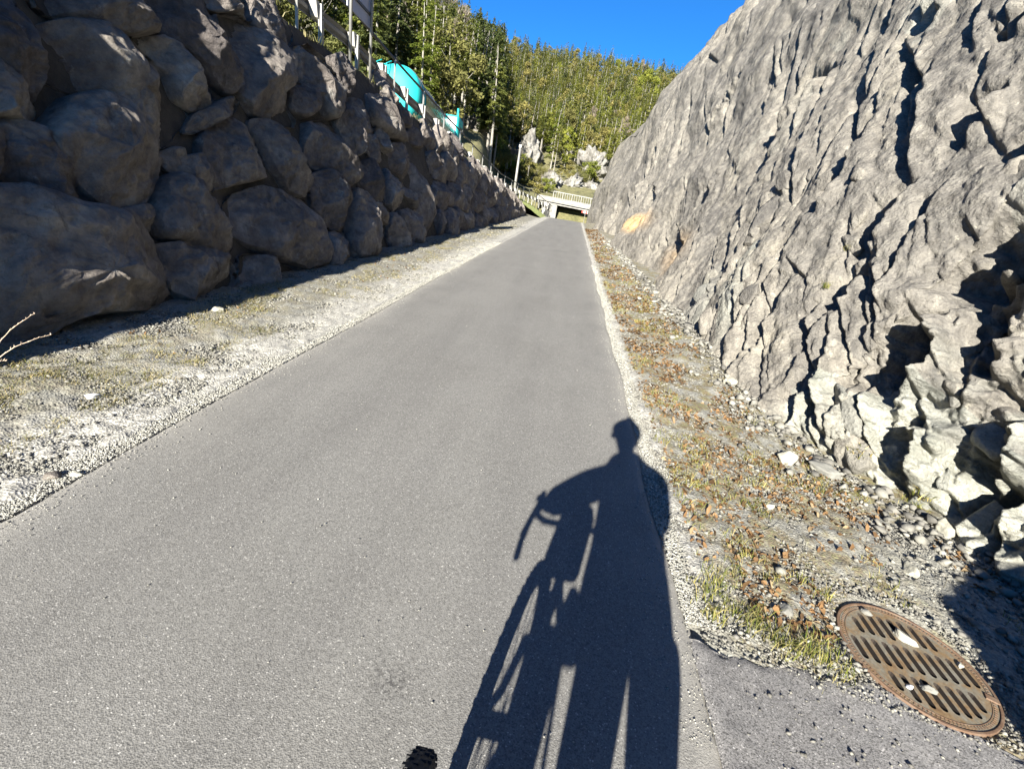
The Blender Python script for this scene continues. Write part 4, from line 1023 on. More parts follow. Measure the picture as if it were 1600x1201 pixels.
loops = [[(.3005 * math.cos(2 * math.pi * k / 96), .3005 * math.sin(2 * math.pi * k / 96)) for k in range(96)]] + slots
pts, edges = [], []
for L in loops:
    b = len(pts); pts += [Vector(p) for p in L]; edges += [(b + k, b + (k + 1) % len(L)) for k in range(len(L))]
vs2, _, fs2, _, _, _ = delaunay_2d_cdt(pts, edges, [], 0, 1e-6)
def in_any(p):
    return any(inpoly(p, L) for L in loops[1:]) or math.hypot(*p) > .3006
fs2 = [f for f in fs2 if not in_any(((vs2[f[0]][0] + vs2[f[1]][0] + vs2[f[2]][0]) / 3, (vs2[f[0]][1] + vs2[f[1]][1] + vs2[f[2]][1]) / 3))]
bm = bmesh.new(); bv = [bm.verts.new((v[0], v[1], .0055)) for v in vs2]
for f in fs2:
    try: bm.faces.new([bv[i] for i in f])
    except ValueError: pass
bmesh.ops.recalc_face_normals(bm, faces=bm.faces)
if bm.faces[0].normal.z < 0: bmesh.ops.reverse_faces(bm, faces=bm.faces)
ex = bmesh.ops.extrude_face_region(bm, geom=list(bm.faces))
bmesh.ops.translate(bm, verts=[v for v in ex['geom'] if isinstance(v, bmesh.types.BMVert)], vec=(0, 0, -.038))
bmesh.ops.recalc_face_normals(bm, faces=bm.faces)
me = bpy.data.meshes.new("slotted_lid"); bm.to_mesh(me); bm.free(); me.materials.append(M_RUST); me.materials.append(M_SLOT_SHADE)
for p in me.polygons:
    if abs(p.normal.z) < .5: p.material_index = 1  # slot walls coloured near-black so they look unlit
lid = bpy.data.objects.new("slotted_lid", me); COL.objects.link(lid); lid.parent = drain
ring(96, .2765, .2795, .0045, .0075, "lid_groove", M_RUST2)
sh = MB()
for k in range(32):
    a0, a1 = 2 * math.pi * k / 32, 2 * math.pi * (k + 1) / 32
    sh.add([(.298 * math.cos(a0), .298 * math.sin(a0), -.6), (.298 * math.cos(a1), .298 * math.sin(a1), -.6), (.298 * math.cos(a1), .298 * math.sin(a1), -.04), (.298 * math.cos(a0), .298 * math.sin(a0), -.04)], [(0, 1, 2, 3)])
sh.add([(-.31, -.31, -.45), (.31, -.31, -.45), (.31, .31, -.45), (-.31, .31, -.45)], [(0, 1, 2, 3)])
sh.build("shaft", M_SLOT_SHADE, drain)
tk = MB(); tk.box((.262, -.11, .010), (.05, .03, .008), Matrix.Rotation(-.4, 3, 'Z')); tk.build("lifting_lug", M_RUST2, drain, bevel=.002)
def on_drain(px, py, size, mat, seed, label, rz):
    p = at_z(px, py, DC.z); z = DC.z - .07 * (p[0] - DC.x) + .008
    p = at_z(px, py, z)
    o = lump("stone", (p[0], p[1], z + size[2] * .42), size, mat, seed, sub=4, rough=.6, rz=rz); tag(o, label, "stone")
on_drain(1411, 997, (.048, .028, .024), M_RUB, 81, "largest grey stone lying on the drain cover's slots", -.5)
on_drain(1352, 957, (.032, .018, .016), M_STONEG, 82, "pale stone sitting on the drain cover's outer rim", -.3)
on_drain(1450, 1077, (.03, .017, .014), M_STONEG, 83, "cream stone between the lower slots of the drain cover", -.5)
on_drain(1421, 1074, (.013, .010, .008), M_WSTONE, 84, "tiny whitish pebble caught at a lower slot of the drain cover", .2)
on_drain(1500, 1040, (.024, .012, .009), M_STONE, 85, "small flat pale stone by the drain cover's shaded edge", .9)

# bare twigs sticking up beside the boulder wall
def twig(p0, p1, label, seed):
    mb = MB(); r = np.random.default_rng(seed); a, b = Vector(p0), Vector(p1); n = 14; pts = []
    for k in range(n + 1):
        t = k / n; p = a.lerp(b, t); p.z += .06 * math.sin(t * 2.6); p += Vector(r.normal(0, .002, 3)); pts.append(p)
    mb.tube(pts, [.0042 * (1 - .75 * k / n) for k in range(n + 1)], 5)
    for k in range(2, n + 1):
        d = Vector((r.uniform(-1, 1), r.uniform(-.3, 1), r.uniform(.2, 1))).normalized() * r.uniform(.010, .02)
        mb.tube([pts[k], pts[k] + d], [.0045, .001], 4)
    o = mb.build("twig", M_BUDT, smooth=True); tag(o, label, "twig", "budding twigs by the boulder wall")
M_BUDT = simple("budding_twig", (.42, .33, .24), .9, var=.35, scale=60, bs=0)
def along(px, py, y): return at_y(px, py, y)
twig(at_y(-40, 590, 2.35), at_y(82, 530, 2.45), "longer budding twig reaching over the shaded verge", 1)
twig(at_y(-30, 575, 2.5), at_y(57, 497, 2.6), "thin budding twig standing before the boulder wall, above the longer one", 2)
twig(at_y(-25, 600, 2.3), at_y(12, 571, 2.36), "short budding twig tip low at the verge", 3)

# ---------------------------------------------------------------- guardrail along the upper road
rail = empty("guardrail", (-5.45, 10, 0)); tag(rail, "long steel guardrail with a dark top tube on the boulder wall's crown", "guardrail")
def rail_x(y): return -5.42 + float(np.interp(y, [0, 20, 34, 42, 50, 60, 62], [0, .12, .35, .90, 1.75, 3.0, 3.2]))
def rail_z(y): return float(np.interp(y, [-5, 6, 12, 14.5, 20, 25.5, 34, 42, 50, 60], [3.9, 3.75, 3.55, 3.25, 2.75, 2.2, 1.45, 1.05, .62, -.45]))
O3 = Vector((-5.45, 10, 0))
yr = list(np.arange(2, 60.5, 1.0))
prof_w = [(-.0, .44), (-.05, .49), (-.0, .545), (-.0, .60), (-.05, .655), (-.0, .71), (.012, .71), (-.035, .655), (.012, .60), (.012, .545), (-.035, .49), (.012, .44)]
mb = MB(); V = []; npz = len(prof_w)
for y in yr:
    for (dx, dz) in prof_w: V.append(Vector((rail_x(y) - .19 + dx, y, rail_z(y) + dz)) - O3)
F = []
for k in range(len(yr) - 1):
    for j in range(npz): F.append((k * npz + j, k * npz + (j + 1) % npz, (k + 1) * npz + (j + 1) % npz, (k + 1) * npz + j))
mb.add(V, F); mb.build("rail_beam", M_GALVD, rail)
py_ = [8.75, 10.35, 11.95, 13.6, 15.3, 17.0] + list(np.arange(18.7, 60, 1.9))
for k, y in enumerate(py_):
    x, z = rail_x(y), rail_z(y)
    m = MB(); m.box(Vector((x, y, z + .22)) - O3, (.055, .09, .95)); m.box(Vector((x - .02, y, z + .22)) - O3, (.02, .13, .93))
    p = m.build("post", M_GALV, rail)
    m = MB(); m.add([tuple(Vector(q) - O3) for q in ((x - .02, y - .16, z + .72), (x - .02, y - .03, z + .72), (x - .02, y - .03, z + .42), (x - .02, y - .1, z + .46), (x - .17, y - .16, z + .70), (x - .17, y - .03, z + .70), (x - .17, y - .03, z + .44), (x - .17, y - .1, z + .48))],
          [(0, 1, 2, 3), (7, 6, 5, 4), (0, 4, 5, 1), (1, 5, 6, 2), (2, 6, 7, 3), (3, 7, 4, 0)])
    m.build("spacer", M_SPACER, p)
    if k < 3:
        for j in range(3):
            m = MB(); m.tube([Vector((x + .027, y + .01, z + .60 - j * .07)) - O3, Vector((x + .036, y + .01, z + .60 - j * .07)) - O3], .012, 6); m.build("bolt", M_DARKMET, p)
mb = MB(); mb.tube([Vector((rail_x(y) - .1, y, rail_z(y) + 1.12)) - O3 for y in np.arange(2, 60.5, 2.0)], .032, 8); mb.build("top_tube", M_DARKMET, rail)
for y in [5.5, 9.6] + list(np.arange(14.4, 60, 2.6)):
    mb = MB(); mb.tube([Vector((rail_x(y) - .06, y, rail_z(y) - .2)) - O3, Vector((rail_x(y) - .06, y, rail_z(y) + 1.1)) - O3], .028, 6); mb.build("tube_support", M_GALV, rail)

# sign seen from behind
sg = empty("road_sign", (-5.6, 11.4, 3.5)); tag(sg, "blue grey back of a road sign on two slim pale poles above the wall", "sign")
q1, q2 = at_y(547, 98, 11.0), at_y(578, 116, 12.3)
o3 = Vector((-5.6, 11.4, 3.5))
for q in (q1, q2):
    mb = MB(); mb.tube([Vector((q[0], q[1], q[2] - .3)) - o3, Vector((q[0], q[1], q[2] + 3.4)) - o3], .032, 10); mb.build("pole", M_GALV, sg, smooth=True)
mb = MB(); a, b = Vector(q1), Vector(q2); mid = (a + b) / 2; ang = math.atan2(b.x - a.x, b.y - a.y)
zb = at_y(578, 44, 12.3)[2]
mb.box(Vector((mid.x - .06, mid.y, zb + .75)) - o3, (.025, (b - a).length + .10, 1.5), Matrix.Rotation(-ang, 3, 'Z')); mb.build("panel", M_SIGNB, sg, bevel=.004)
for dz in (.25, 1.2):
    mb = MB(); mb.box(Vector((mid.x - .035, mid.y, zb + dz)) - o3, (.03, (b - a).length + .06, .05), Matrix.Rotation(-ang, 3, 'Z')); mb.build("bracket", M_DARKMET, sg)

# ---------------------------------------------------------------- tank trailer and cab on the upper road
TR0 = Vector((-8.75, 24.2, 0)); ax = Vector((-1.05, 12.3, -.75)).normalized()
truck = empty("tanker_truck", TR0); tag(truck, "tanker lorry with turquoise rear and polished steel tank behind the guardrail", "tanker truck")
zroad = float(wall_top(24.2)) + .06
side = Vector((ax.y, -ax.x, 0)).normalized(); upv = side.cross(ax).normalized()
if upv.z < 0: upv = -upv
cen0 = Vector((-.15, 0, zroad + 2.55))
def tk_ring(s, rx, rz, dz=0, n=40):
    return [cen0 + ax * s + upv * dz + side * (rx * math.cos(2 * math.pi * k / n) * (abs(math.cos(2 * math.pi * k / n)) ** -.18 if abs(math.cos(2 * math.pi * k / n)) > .02 else 1)) + upv * (rz * math.sin(2 * math.pi * k / n)) for k in range(n)]
def tank_piece(name, prof, mat, cap0=False, cap1=False):
    n = 40; mb = MB(); V = []
    for (s, rx, rz) in prof: V += tk_ring(s, rx, rz)
    F = []
    for a in range(len(prof) - 1):
        for k in range(n): F.append((a * n + k, a * n + (k + 1) % n, (a + 1) * n + (k + 1) % n, (a + 1) * n + k))
    if cap0: F.append(tuple(range(n - 1, -1, -1)))
    if cap1: F.append(tuple((len(prof) - 1) * n + k for k in range(n)))
    mb.add(V, F); return mb.build(name, mat, truck, smooth=True)
tank_piece("tank_rear", [(-.62, .25, .28), (-.58, .55, .6), (-.48, .82, .88), (-.3, 1.02, 1.08), (-.1, 1.1, 1.15), (.15, 1.12, 1.17), (.95, 1.12, 1.17)], M_TEAL, cap0=True)
tank_piece("tank", [(.95, 1.12, 1.17), (1.0, 1.10, 1.15), (10.4, 1.10, 1.15), (10.7, .95, 1.0), (10.9, .5, .55)], M_STEEL, cap1=True)
for s in (.1, .93, 3.6, 6.4, 9.2): tank_piece("band", [(s, 1.125, 1.175), (s, 1.14, 1.19), (s + .06, 1.14, 1.19), (s + .06, 1.125, 1.175)], M_DARKMET)
mb = MB()
for dx in (-.22, .22): mb.tube([cen0 + ax * -.8 + side * (dx - .55) + upv * -1.0, cen0 + ax * -.8 + side * (dx - .55) + upv * .95, cen0 + ax * -.1 + side * (dx - .55) + upv * 1.22], .025, 6)
for k in range(8): mb.tube([cen0 + ax * -.8 + side * -.77 + upv * (-.85 + k * .25), cen0 + ax * -.8 + side * -.33 + upv * (-.85 + k * .25)], .015, 5)
mb.build("ladder", M_TEAL, truck)
mb = MB()
RM = Matrix([[side[i], ax[i], upv[i]] for i in range(3)])
mb.box(cen0 + ax * -.85 + upv * -1.25, (2.3, .12, .2), RM); mb.build("bumper", M_TEAL, truck)
for sx in (-.95, .95):
    mb = MB(); mb.box(cen0 + ax * -.92 + side * sx + upv * -1.22, (.3, .05, .12), RM); mb.build("tail_light", M_REDP, truck)
mb = MB(); mb.box(cen0 + ax * 4.9 + upv * -1.32, (1.0, 11.2, .28), RM); mb.build("chassis", M_DARKMET, truck)
def wheel(s, sx, rad=.52):
    c = cen0 + ax * s + side * sx + upv * (-1.5)
    mb = MB(); mb.tube([c - side * .17, c - side * .15, c + side * .15, c + side * .17], [rad * .9, rad, rad, rad * .9], 24); w_ = mb.build("wheel", M_RUBBER, truck)
    mb = MB(); mb.tube([c - side * .18, c + side * .18], .27, 16); mb.build("rim", M_GALV, w_)
for s in (.9, 2.2, 3.5, 9.9, 12.1):
    for sx in (-.98, .98): wheel(s, sx)
mb = MB(); mb.box(cen0 + ax * 12.2 + upv * .15, (2.35, 2.0, 2.7), RM); mb.build("cab", M_TEAL, truck, bevel=.12)
mb = MB(); mb.box(cen0 + ax * 11.15 + upv * .2 + side * .55, (.9, .10, 2.3), RM); mb.build("cab_back_panel", M_WHITEP, truck)
mb = MB(); mb.box(cen0 + ax * 12.45 + upv * .6 + side * 1.18, (.02, .9, .75), RM); mb.build("side_window", M_BLACK, truck)
mb = MB(); mb.tube([cen0 + ax * 11.2 + side * 1.05 + upv * -.9, cen0 + ax * 11.2 + side * 1.05 + upv * 1.9], .07, 8); mb.build("exhaust_stack", M_TEAL, truck)

# ---------------------------------------------------------------- bridge over the path, wing wall, lattice rail
br = empty("concrete_bridge", (0, 66, 0)); tag(br, "pale concrete bridge with railings crossing over the path's far end", "bridge")
ob = Vector((0, 66, 0))
zt = 1.62
slope = -.035
def bbox(x0, x1, y0, y1, z0, z1, name, mat, par=br):
    mb = MB(); vs = []
    for zz_ in (z0, z1):
        for (xx, yy_) in ((x0, y0), (x1, y0), (x1, y1), (x0, y1)): vs.append((xx, yy_ - 66, zz_ + slope * (xx + 5)))
    mb.add(vs, [(3, 2, 1, 0), (4, 5, 6, 7), (0, 1, 5, 4), (1, 2, 6, 5), (2, 3, 7, 6), (3, 0, 4, 7)]); return mb.build(name, mat, par)
bbox(-5.0, 9, 65.0, 66.2, 1.18, 1.78, "deck_edge", M_CONC)
bbox(-5.0, 9, 65.25, 72, .92, 1.18, "deck", M_CONC)
bbox(-5.0, 9, 64.95, 65.0, 1.40, 1.47, "drip_edge", M_CONCD)
bbox(-3.05, -2.2, 65.3, 71.9, -3.5, .92, "pier", M_CONC)
bbox(3.2, 4.5, 65.6, 71.9, -3.5, .92, "pier", M_CONC)
rl = bbox(-2.9, 9, 65.2, 65.3, 2.46, 2.53, "railing", M_GALV)
for k in range(40):
    x = -2.9 + k * .3
    mb = MB(); mb.tube([(x, -.75, 1.75 + slope * (x + 5)), (x, -.75, 2.47 + slope * (x + 5))], .028 if k % 4 else .05, 5); mb.build("baluster", M_GALV, rl)
ww = MB(); ww.add([(-3.9, -2.6, -3), (-3.7, -2.6, -3), (-3.1, -.6, -3), (-3.9, -.6, -3), (-3.9, -2.6, -.2), (-3.7, -2.6, -.2), (-3.1, -.6, 1.15), (-3.9, -.6, 1.15)], [(3, 2, 1, 0), (4, 5, 6, 7), (0, 1, 5, 4), (1, 2, 6, 5), (2, 3, 7, 6), (3, 0, 4, 7)])
ww.build("wing_wall", M_CONCD, br)
# mesh gate panel under the bridge
gt = empty("lattice_fence", (0, 74, 0)); tag(gt, "grey mesh fence visible through the opening under the concrete bridge", "fence")
mb = MB()
for k in range(26): mb.tube([(-2.4 + k * .11, 0, -2.2), (-2.4 + k * .11, 0, .3)], .018, 4)
mb.build("bars", M_GALV, gt)
mb = MB(); mb.box((-1.0, 0, .3), (2.9, .06, .06)); mb.box((-1.0, 0, -1.1), (2.9, .06, .06)); mb.build("rails", M_GALV, gt)
# red and white barrier by the bridge
ba = empty("barrier", (1.35, 58, float(road_z(58)))); tag(ba, "small red and white warning marker in front of the bridge", "marker")
mb = MB(); mb.tube([(0, 0, 0), (0, 0, 1.9)], .03, 6); mb.build("post", M_GALV, ba)
for k, m_ in enumerate((M_REDP, M_WHITEP, M_REDP, M_WHITEP)):
    mb = MB(); mb.box((-.32 + k * .21, 0, 1.55), (.209, .04, .22)); mb.build("stripe", m_, ba)
# turf bank between wall end and bridge
xg = np.linspace(-7.4, -2.35, 40); yg = np.linspace(39.6, 64, 50); XG, YG = np.meshgrid(xg, yg)
ZG = road_z(YG) + np.interp(-XG, [2.35, 2.8, 4.6, 7.4], [-.05, .25, 1.15, 1.4]) * np.interp(YG, [38, 46, 56, 62], [1.0, 1.0, 1.0, .75]) + .08 * fbm(XG, YG, 0, 3, 15)
tb = np_mesh("turf_bank", np.stack([XG, YG, ZG], -1).reshape(-1, 3), grid_faces(*XG.shape), M_VERGEG, smooth=True); tag(tb, kind="structure")

# utility pole
up = empty("utility_pole", (0, 0, 0)); pb, pt = at_y(804, 296, 56), at_y(813, 226, 56); up.location = pb
tag(up, "tall slim pale utility pole standing left of the concrete bridge", "pole")
mb = MB(); mb.tube([(0, 0, -2), (0, 0, pt[2] - pb[2])], [.17, .11], 10); mb.build("shaft", M_GALV, up, smooth=True)
mb = MB(); mb.box((0, 0, pt[2] - pb[2] - .15), (.26, .26, .3)); mb.build("cap", M_GALV, up)

# ---------------------------------------------------------------- pale crags on the hillside
def crag(px0, py0, px1, py1, D, seed, label, mat=None, depth=3.5):
    a, b = at_y((px0 + px1) / 2, (py0 + py1) / 2, D), at_y(px1, py0, D); c = at_y(px0, py1, D)
    sx, sz = abs(b[0] - c[0]) / 2, abs(b[2] - c[2]) / 2
    o = lump("crag", a, (sx * 1.12, depth, sz * 1.12), mat or M_WROCK, seed, sub=5, rough=1.5, cells=1.8); tag(o, label, "crag")
    return o
crag(798, 208, 852, 292, 97, 3, "tall white limestone crag behind the utility pole")
crag(898, 236, 950, 284, 96, 4, "white limestone crag showing between trees above the bridge's middle")
crag(838, 272, 880, 302, 84, 6, "low pinkish rock step beside the bridge's left end", depth=3)
crag(870, 283, 905, 306, 86, 7, "pale scree mound right above the bridge railing", depth=3)
crag(903, 288, 942, 310, 88, 8, "grey white rubble mound beside the rock face above the railing", depth=3)
crag(738, 176, 768, 228, 70, 9, "grey shaded crag under the dark firs beyond the tanker cab", M_CLIFF, 3)

# ---------------------------------------------------------------- trees
def tris_from(C, D1, D2, s1, s2, tip=1.0):
    """diamond leaf sprays: centre, long axis, cross axis, sizes"""
    n = len(C)
    v0 = C - D1 * s1[:, None]; v1 = C + D2 * s2[:, None]; v2 = C + D1 * (s1 * tip)[:, None]; v3 = C - D2 * s2[:, None]
    return np.stack([v0, v1, v2, v3], 1).reshape(-1, 3), (np.arange(n) * 4)[:, None] + np.array([[0, 1, 2, 3]])
def unit(v): return v / (np.linalg.norm(v, axis=-1, keepdims=True) + 1e-9)
def crown_conifer(H, Rr, n, t0, seed, droop=.35, fill=.55, leaf=1.0, tiers=16, gap=.0, light=False):
    r = np.random.default_rng(seed)
    nb = int(tiers * 5); t = np.sort(t0 + (1 - t0) * r.random(nb) ** 1.15 * .985)
    ang = np.cumsum(r.uniform(1.6, 3.0, nb)); ln = Rr * (1 - (t - t0) / (1 - t0)) ** (.72 if not light else .6) * r.uniform(.55, 1.1, nb) * np.clip((t - t0) / .10 + .55, .4, 1) + .12
    kb = r.random(nb) > gap
    t, ang, ln = t[kb], ang[kb], ln[kb]; nb = len(t)
    wgt = ln ** 1.3 / (ln ** 1.3).sum(); bi = r.choice(nb, n, p=wgt)
    q = r.random(n) ** .6 * (1 - .15) + .15
    rho = q * ln[bi]; a = ang[bi] + r.normal(0, .22, n) * (1.1 - q * .4)
    z = t[bi] * H - droop * rho * (.5 + .6 * q) + r.normal(0, .06, n) * (1 + .3 * rho)
    C = np.stack([rho * np.cos(a), rho * np.sin(a), z], 1)
    D1 = unit(np.stack([np.cos(a), np.sin(a), -droop * 1.2 + r.normal(0, .35, n)], 1) + r.normal(0, .25, (n, 3)))
    D2 = unit(np.cross(D1, np.array([0, 0, 1.0])) + r.normal(0, .35, (n, 3)))
    s1 = leaf * r.uniform(.16, .34, n) * (1 - .35 * t[bi]); s2 = s1 * r.uniform(.3, .6, n)
    return tris_from(C, D1, D2, s1, s2)
def crown_round(H, Rr, n, t0, seed, leaf=1.0, blobs=16, twig=False):
    r = np.random.default_rng(seed)
    bt = t0 + (1 - t0) * r.random(blobs); br_ = Rr * np.sin(np.clip((bt - t0) / (1 - t0), .08, .96) * math.pi) ** .6 * r.random(blobs) ** .5
    ba_ = r.uniform(0, 6.28, blobs)
    B = np.stack([br_ * np.cos(ba_), br_ * np.sin(ba_), bt * H * .93], 1); bs = Rr * r.uniform(.22, .42, blobs)
    k = r.integers(0, blobs, n)
    dv = unit(r.normal(size=(n, 3))) * (r.random(n) ** .4)[:, None]
    C = B[k] + dv * bs[k][:, None] * np.array([1, 1, .8])
    D1 = unit(r.normal(size=(n, 3)) + (np.array([0, 0, 2.0]) if twig else 0) + unit(C - np.array([0, 0, H * .4])) * .8)
    D2 = unit(np.cross(D1, r.normal(size=(n, 3))))
    s1 = leaf * r.uniform(.12, .26, n) * (2.2 if twig else 1); s2 = s1 * (r.uniform(.05, .10, n) if twig else r.uniform(.45, .8, n))
    return tris_from(C, D1, D2, s1, s2), B
def trunk(H, r0, seed, B=None, lean=.02, n=7, stubs=0):
    r = np.random.default_rng(seed); mb = MB(); lx, ly = r.normal(0, lean, 2)
    pts = [(lx * H * t * t + .04 * math.sin(t * 5 + seed), ly * H * t * t, H * t) for t in np.linspace(0, 1, 8)]
    pts[0] = (0, 0, -1.2)
    mb.tube(pts, [r0 * (1.15 - .98 * t) for t in np.linspace(0, 1, 8)], n)
    if B is not None:
        for b in B[:12]:
            zb = max(.15 * H, b[2] - math.hypot(b[0], b[1]) * 1.2); rr = r0 * (1 - zb / H) * .55
            mb.tube([(0, 0, zb), (b[0] * .5, b[1] * .5, (zb + b[2]) / 2 - .1), tuple(b)], [rr, rr * .6, rr * .2], 5)
    for k in range(stubs):
        z = r.uniform(.12, .55) * H; a = r.uniform(0, 6.28); L = r.uniform(.4, 1.4)
        mb.tube([(0, 0, z), (L * math.cos(a), L * math.sin(a), z - r.uniform(-.1, .25))], [.03, .008], 3, False)
    return mb
KINDS = {}
def proto(kind, variants): KINDS[kind] = variants
def mk_kind(kind, crownf, cmat, tmat, H, r0, nv=3, rnd=False, stubs=6):
    out = []
    for v in range(nv):
        res = crownf(v); B = None
        if rnd: (V, Fq), B = res
        else: V, Fq = res
        tb_ = trunk(H * (.88 if not rnd else .8), r0, v + hash(kind) % 7 if False else v + len(kind), B, stubs=stubs)
        cm = bpy.data.meshes.new(kind + "_crown"); cm.from_pydata(V.tolist(), [], Fq.tolist()); cm.materials.append(cmat); cm.update()
        tm = bpy.data.meshes.new(kind + "_trunk"); tm.from_pydata(tb_.V, [], tb_.F); tm.materials.append(tmat); tm.update()
        # joined low copy for far ones
        V2 = V.tolist() + [tuple(p) for p in tb_.V]; b = len(V)
        jm = bpy.data.meshes.new(kind + "_whole"); jm.from_pydata(V2, [], Fq.tolist() + [tuple(i + b for i in f) for f in tb_.F])
        jm.materials.append(cmat); jm.materials.append(tmat); jm.polygons.foreach_set("material_index", np.array([0] * len(Fq) + [1] * len(tb_.F), np.int32)); jm.update()
        out.append((cm, tm, jm))
    KINDS[kind] = (out, H)
for sfx, mul, nv in (("_near", 1.4, 3), ("", .55, 4)):
    n = lambda k: int(k * mul); lf = .9 if mul > 1 else 1.2; st = 14 if mul > 1 else 0
    mk_kind("spruce" + sfx, lambda v: crown_conifer(16, 2.5, n(4200), .16 + .06 * v, 11 + v, .38, leaf=lf), M_SPRUCE, M_BARK, 16, .22, nv, stubs=st)
    mk_kind("tall_fir" + sfx, lambda v: crown_conifer(20, 2.1, n(3800), .36 + .05 * v, 31 + v, .3, leaf=lf, gap=.03), M_OLIVE, M_BARKP, 20, .24, nv, stubs=st)
    mk_kind("pine" + sfx, lambda v: crown_conifer(15, 2.4, n(3000), .25 + .08 * v, 51 + v, .05, leaf=lf * 1.1, gap=.2, light=True), M_OLIVE, M_BARK, 15, .2, nv, stubs=st)
    mk_kind("larch" + sfx, lambda v: crown_conifer(16, 2.3, n(2600), .18 + .06 * v, 71 + v, .25, leaf=lf * .95, gap=.1, light=True), M_LARCH, M_BARKP, 16, .18, nv, stubs=st)
    mk_kind("beech" + sfx, lambda v: crown_round(13, 3.4, n(3400), .22, 91 + v, leaf=lf, blobs=22), M_BUD, M_BARKP, 13, .2, nv, rnd=True, stubs=0)
    mk_kind("green_beech" + sfx, lambda v: crown_round(12, 3.2, n(3400), .2, 111 + v, leaf=lf, blobs=22), M_LARCH, M_BARKP, 12, .2, nv, rnd=True, stubs=0)
    mk_kind("bare_tree" + sfx, lambda v: crown_round(14, 2.2, n(2600), .3, 131 + v, leaf=lf * 1.2, blobs=26, twig=True), M_TWIGS, M_BARKP, 14, .16, nv, rnd=True, stubs=0)
LAB = {"spruce": ("dark drooping spruce in the hillside forest", "spruces in the hillside forest"),
       "tall_fir": ("tall bare trunked fir in the hillside forest", "firs in the hillside forest"),
       "pine": ("loose olive pine in the hillside forest", "pines in the hillside forest"),
       "larch": ("fresh light green larch in the hillside forest", "larches in the hillside forest"),
       "beech": ("yellow brown budding beech in the hillside forest", "budding beeches in the hillside forest"),
       "green_beech": ("bright green leafy beech in the hillside forest", "leafy beeches in the hillside forest"),
       "bare_tree": ("bare grey leafless tree in the hillside forest", "leafless trees in the hillside forest")}
NAME = {"spruce": "spruce_tree", "tall_fir": "fir_tree", "pine": "pine_tree", "larch": "larch_tree", "beech": "beech_tree", "green_beech": "beech_tree", "bare_tree": "bare_tree"}
r = np.random.default_rng(77)
cand = []
N0 = 9000
azr = r.uniform(-44, 13, N0); Dr = np.sqrt(r.uniform(46 ** 2, 262 ** 2, N0))
grid_ = {}
HK = {'spruce': 16, 'tall_fir': 20, 'pine': 15, 'larch': 16, 'beech': 13, 'green_beech': 12, 'bare_tree': 14}
for a, D in zip(azr, Dr):
    D0, D1, e0, e1, k = [float(q) for q in hill_params(a)]
    if D < D0 + (4 if k < .5 else 10) or D > D1 + 6: continue
    x, y = D * math.sin(R(a)), D * math.cos(R(a))
    if x > -13.5 and y < 62: continue
    key = (int(x // (3.3 if k < .5 else 3.0)), int(y // (3.3 if k < .5 else 3.0)))
    if any((key[0] + i, key[1] + j) in grid_ for i in (0,) for j in (0,)): continue
    if -8.8 < a < -3.4 and D < 107: continue
    if -1.8 < a < 2.8 and D < 99: continue
    if -13.5 < a < -10.2 and D < 58: continue
    if -9 < a < 6 and D < 92: continue
    grid_[key] = 1
    z = float(hill_z(a, D))
    # dark stand on the near spur, mixed and brighter wood beyond
    nz = float(fbm(x * .03, y * .03, 0, 2, 99)) ; u = r.random()
    if k < .5:
        if a > -13.5: kind = "spruce" if u < .75 else "larch" if u > .9 else "tall_fir"
        else: kind = ["tall_fir", "bare_tree", "larch", "spruce", "pine", "beech"][int(np.searchsorted([.34, .50, .64, .80, .93], u))]
    else:
        th = [.22 - nz * .3, .50 - nz * .3, .56 - nz * .2, .82, .93, .985]
        kind = ["spruce", "pine", "tall_fir", "larch", "beech", "green_beech", "bare_tree"][int(np.searchsorted(th, u))]
    h = r.uniform(.72, 1.12) * (1.0 if k < .5 else .66)
    top = CAM_H + D * math.tan(R(float(np.interp(a, [-60, -30, -23, -15.9, -12, -9, -7, -2.8, .4, 4.3, 7.5, 13], [24, 22, 20, 16.6, 15.5, 14.7, 14.2, 14.4, 14.5, 14.2, 14.0, 13.9])) + r.uniform(-.8, .25)))
    h = min(h, (top - z) / HK[kind])
    if h < .36: continue
    cand.append((x, y, z, kind, h, r.uniform(0, 6.28), D, a))
# keep what the picture can show
P_ = np.array([(c[0], c[1], c[2] + 8) for c in cand]); u_, v_, ok = proj_np(P_)
cand = [c for c, u, v in zip(cand, u_, v_) if 380 < u < 1200 and v > -500]
cand.append((at_y(1008, 150, 185)[0], 185, float(hill_z(math.degrees(math.atan2(at_y(1008, 150, 185)[0], 185)), 186)), "green_beech", 1.25, 1.0, 100, 3))
score = sorted(cand, key=lambda c: c[6] / c[4])
def place(c, part_level):
    x, y, z, kind, h, rz, D, a = c
    src, _ = KINDS[kind + ("_near" if D < 112 else "")]
    cm, tm, jm = src[int(rz * 100) % len(src)]
    lab, grp = LAB[kind]
    uu, vv, _ok = proj_np(np.array([[x, y, z + 8.0]])); uu, vv = float(uu[0]), float(vv[0])
    colm = ["behind the road sign", "above the tanker's rear", "beyond the tanker's cab", "uphill from the utility pole", "above the white crags", "high over the bridge", "beside the cliff's skyline"][int(np.searchsorted([585, 660, 745, 815, 880, 950], uu))]
    tier = "far up" if D > 180 else "midway up" if D > 125 else "low on" if D > 90 else "at the foot of"
    lab = lab.replace("in the hillside forest", tier + " the slope, " + colm)
    if part_level:
        o = empty(NAME[kind], (x, y, z - .2), rz); o.scale = (h, h, h)
        for nm, me in (("crown", cm), ("trunk", tm)):
            q = bpy.data.objects.new(nm, me); COL.objects.link(q); q.parent = o
    else:
        o = bpy.data.objects.new(NAME[kind], jm); COL.objects.link(o); o.location = (x, y, z - .2); o.rotation_euler = (0, 0, rz); o.scale = (h, h, h)
    tag(o, lab, "tree", grp)
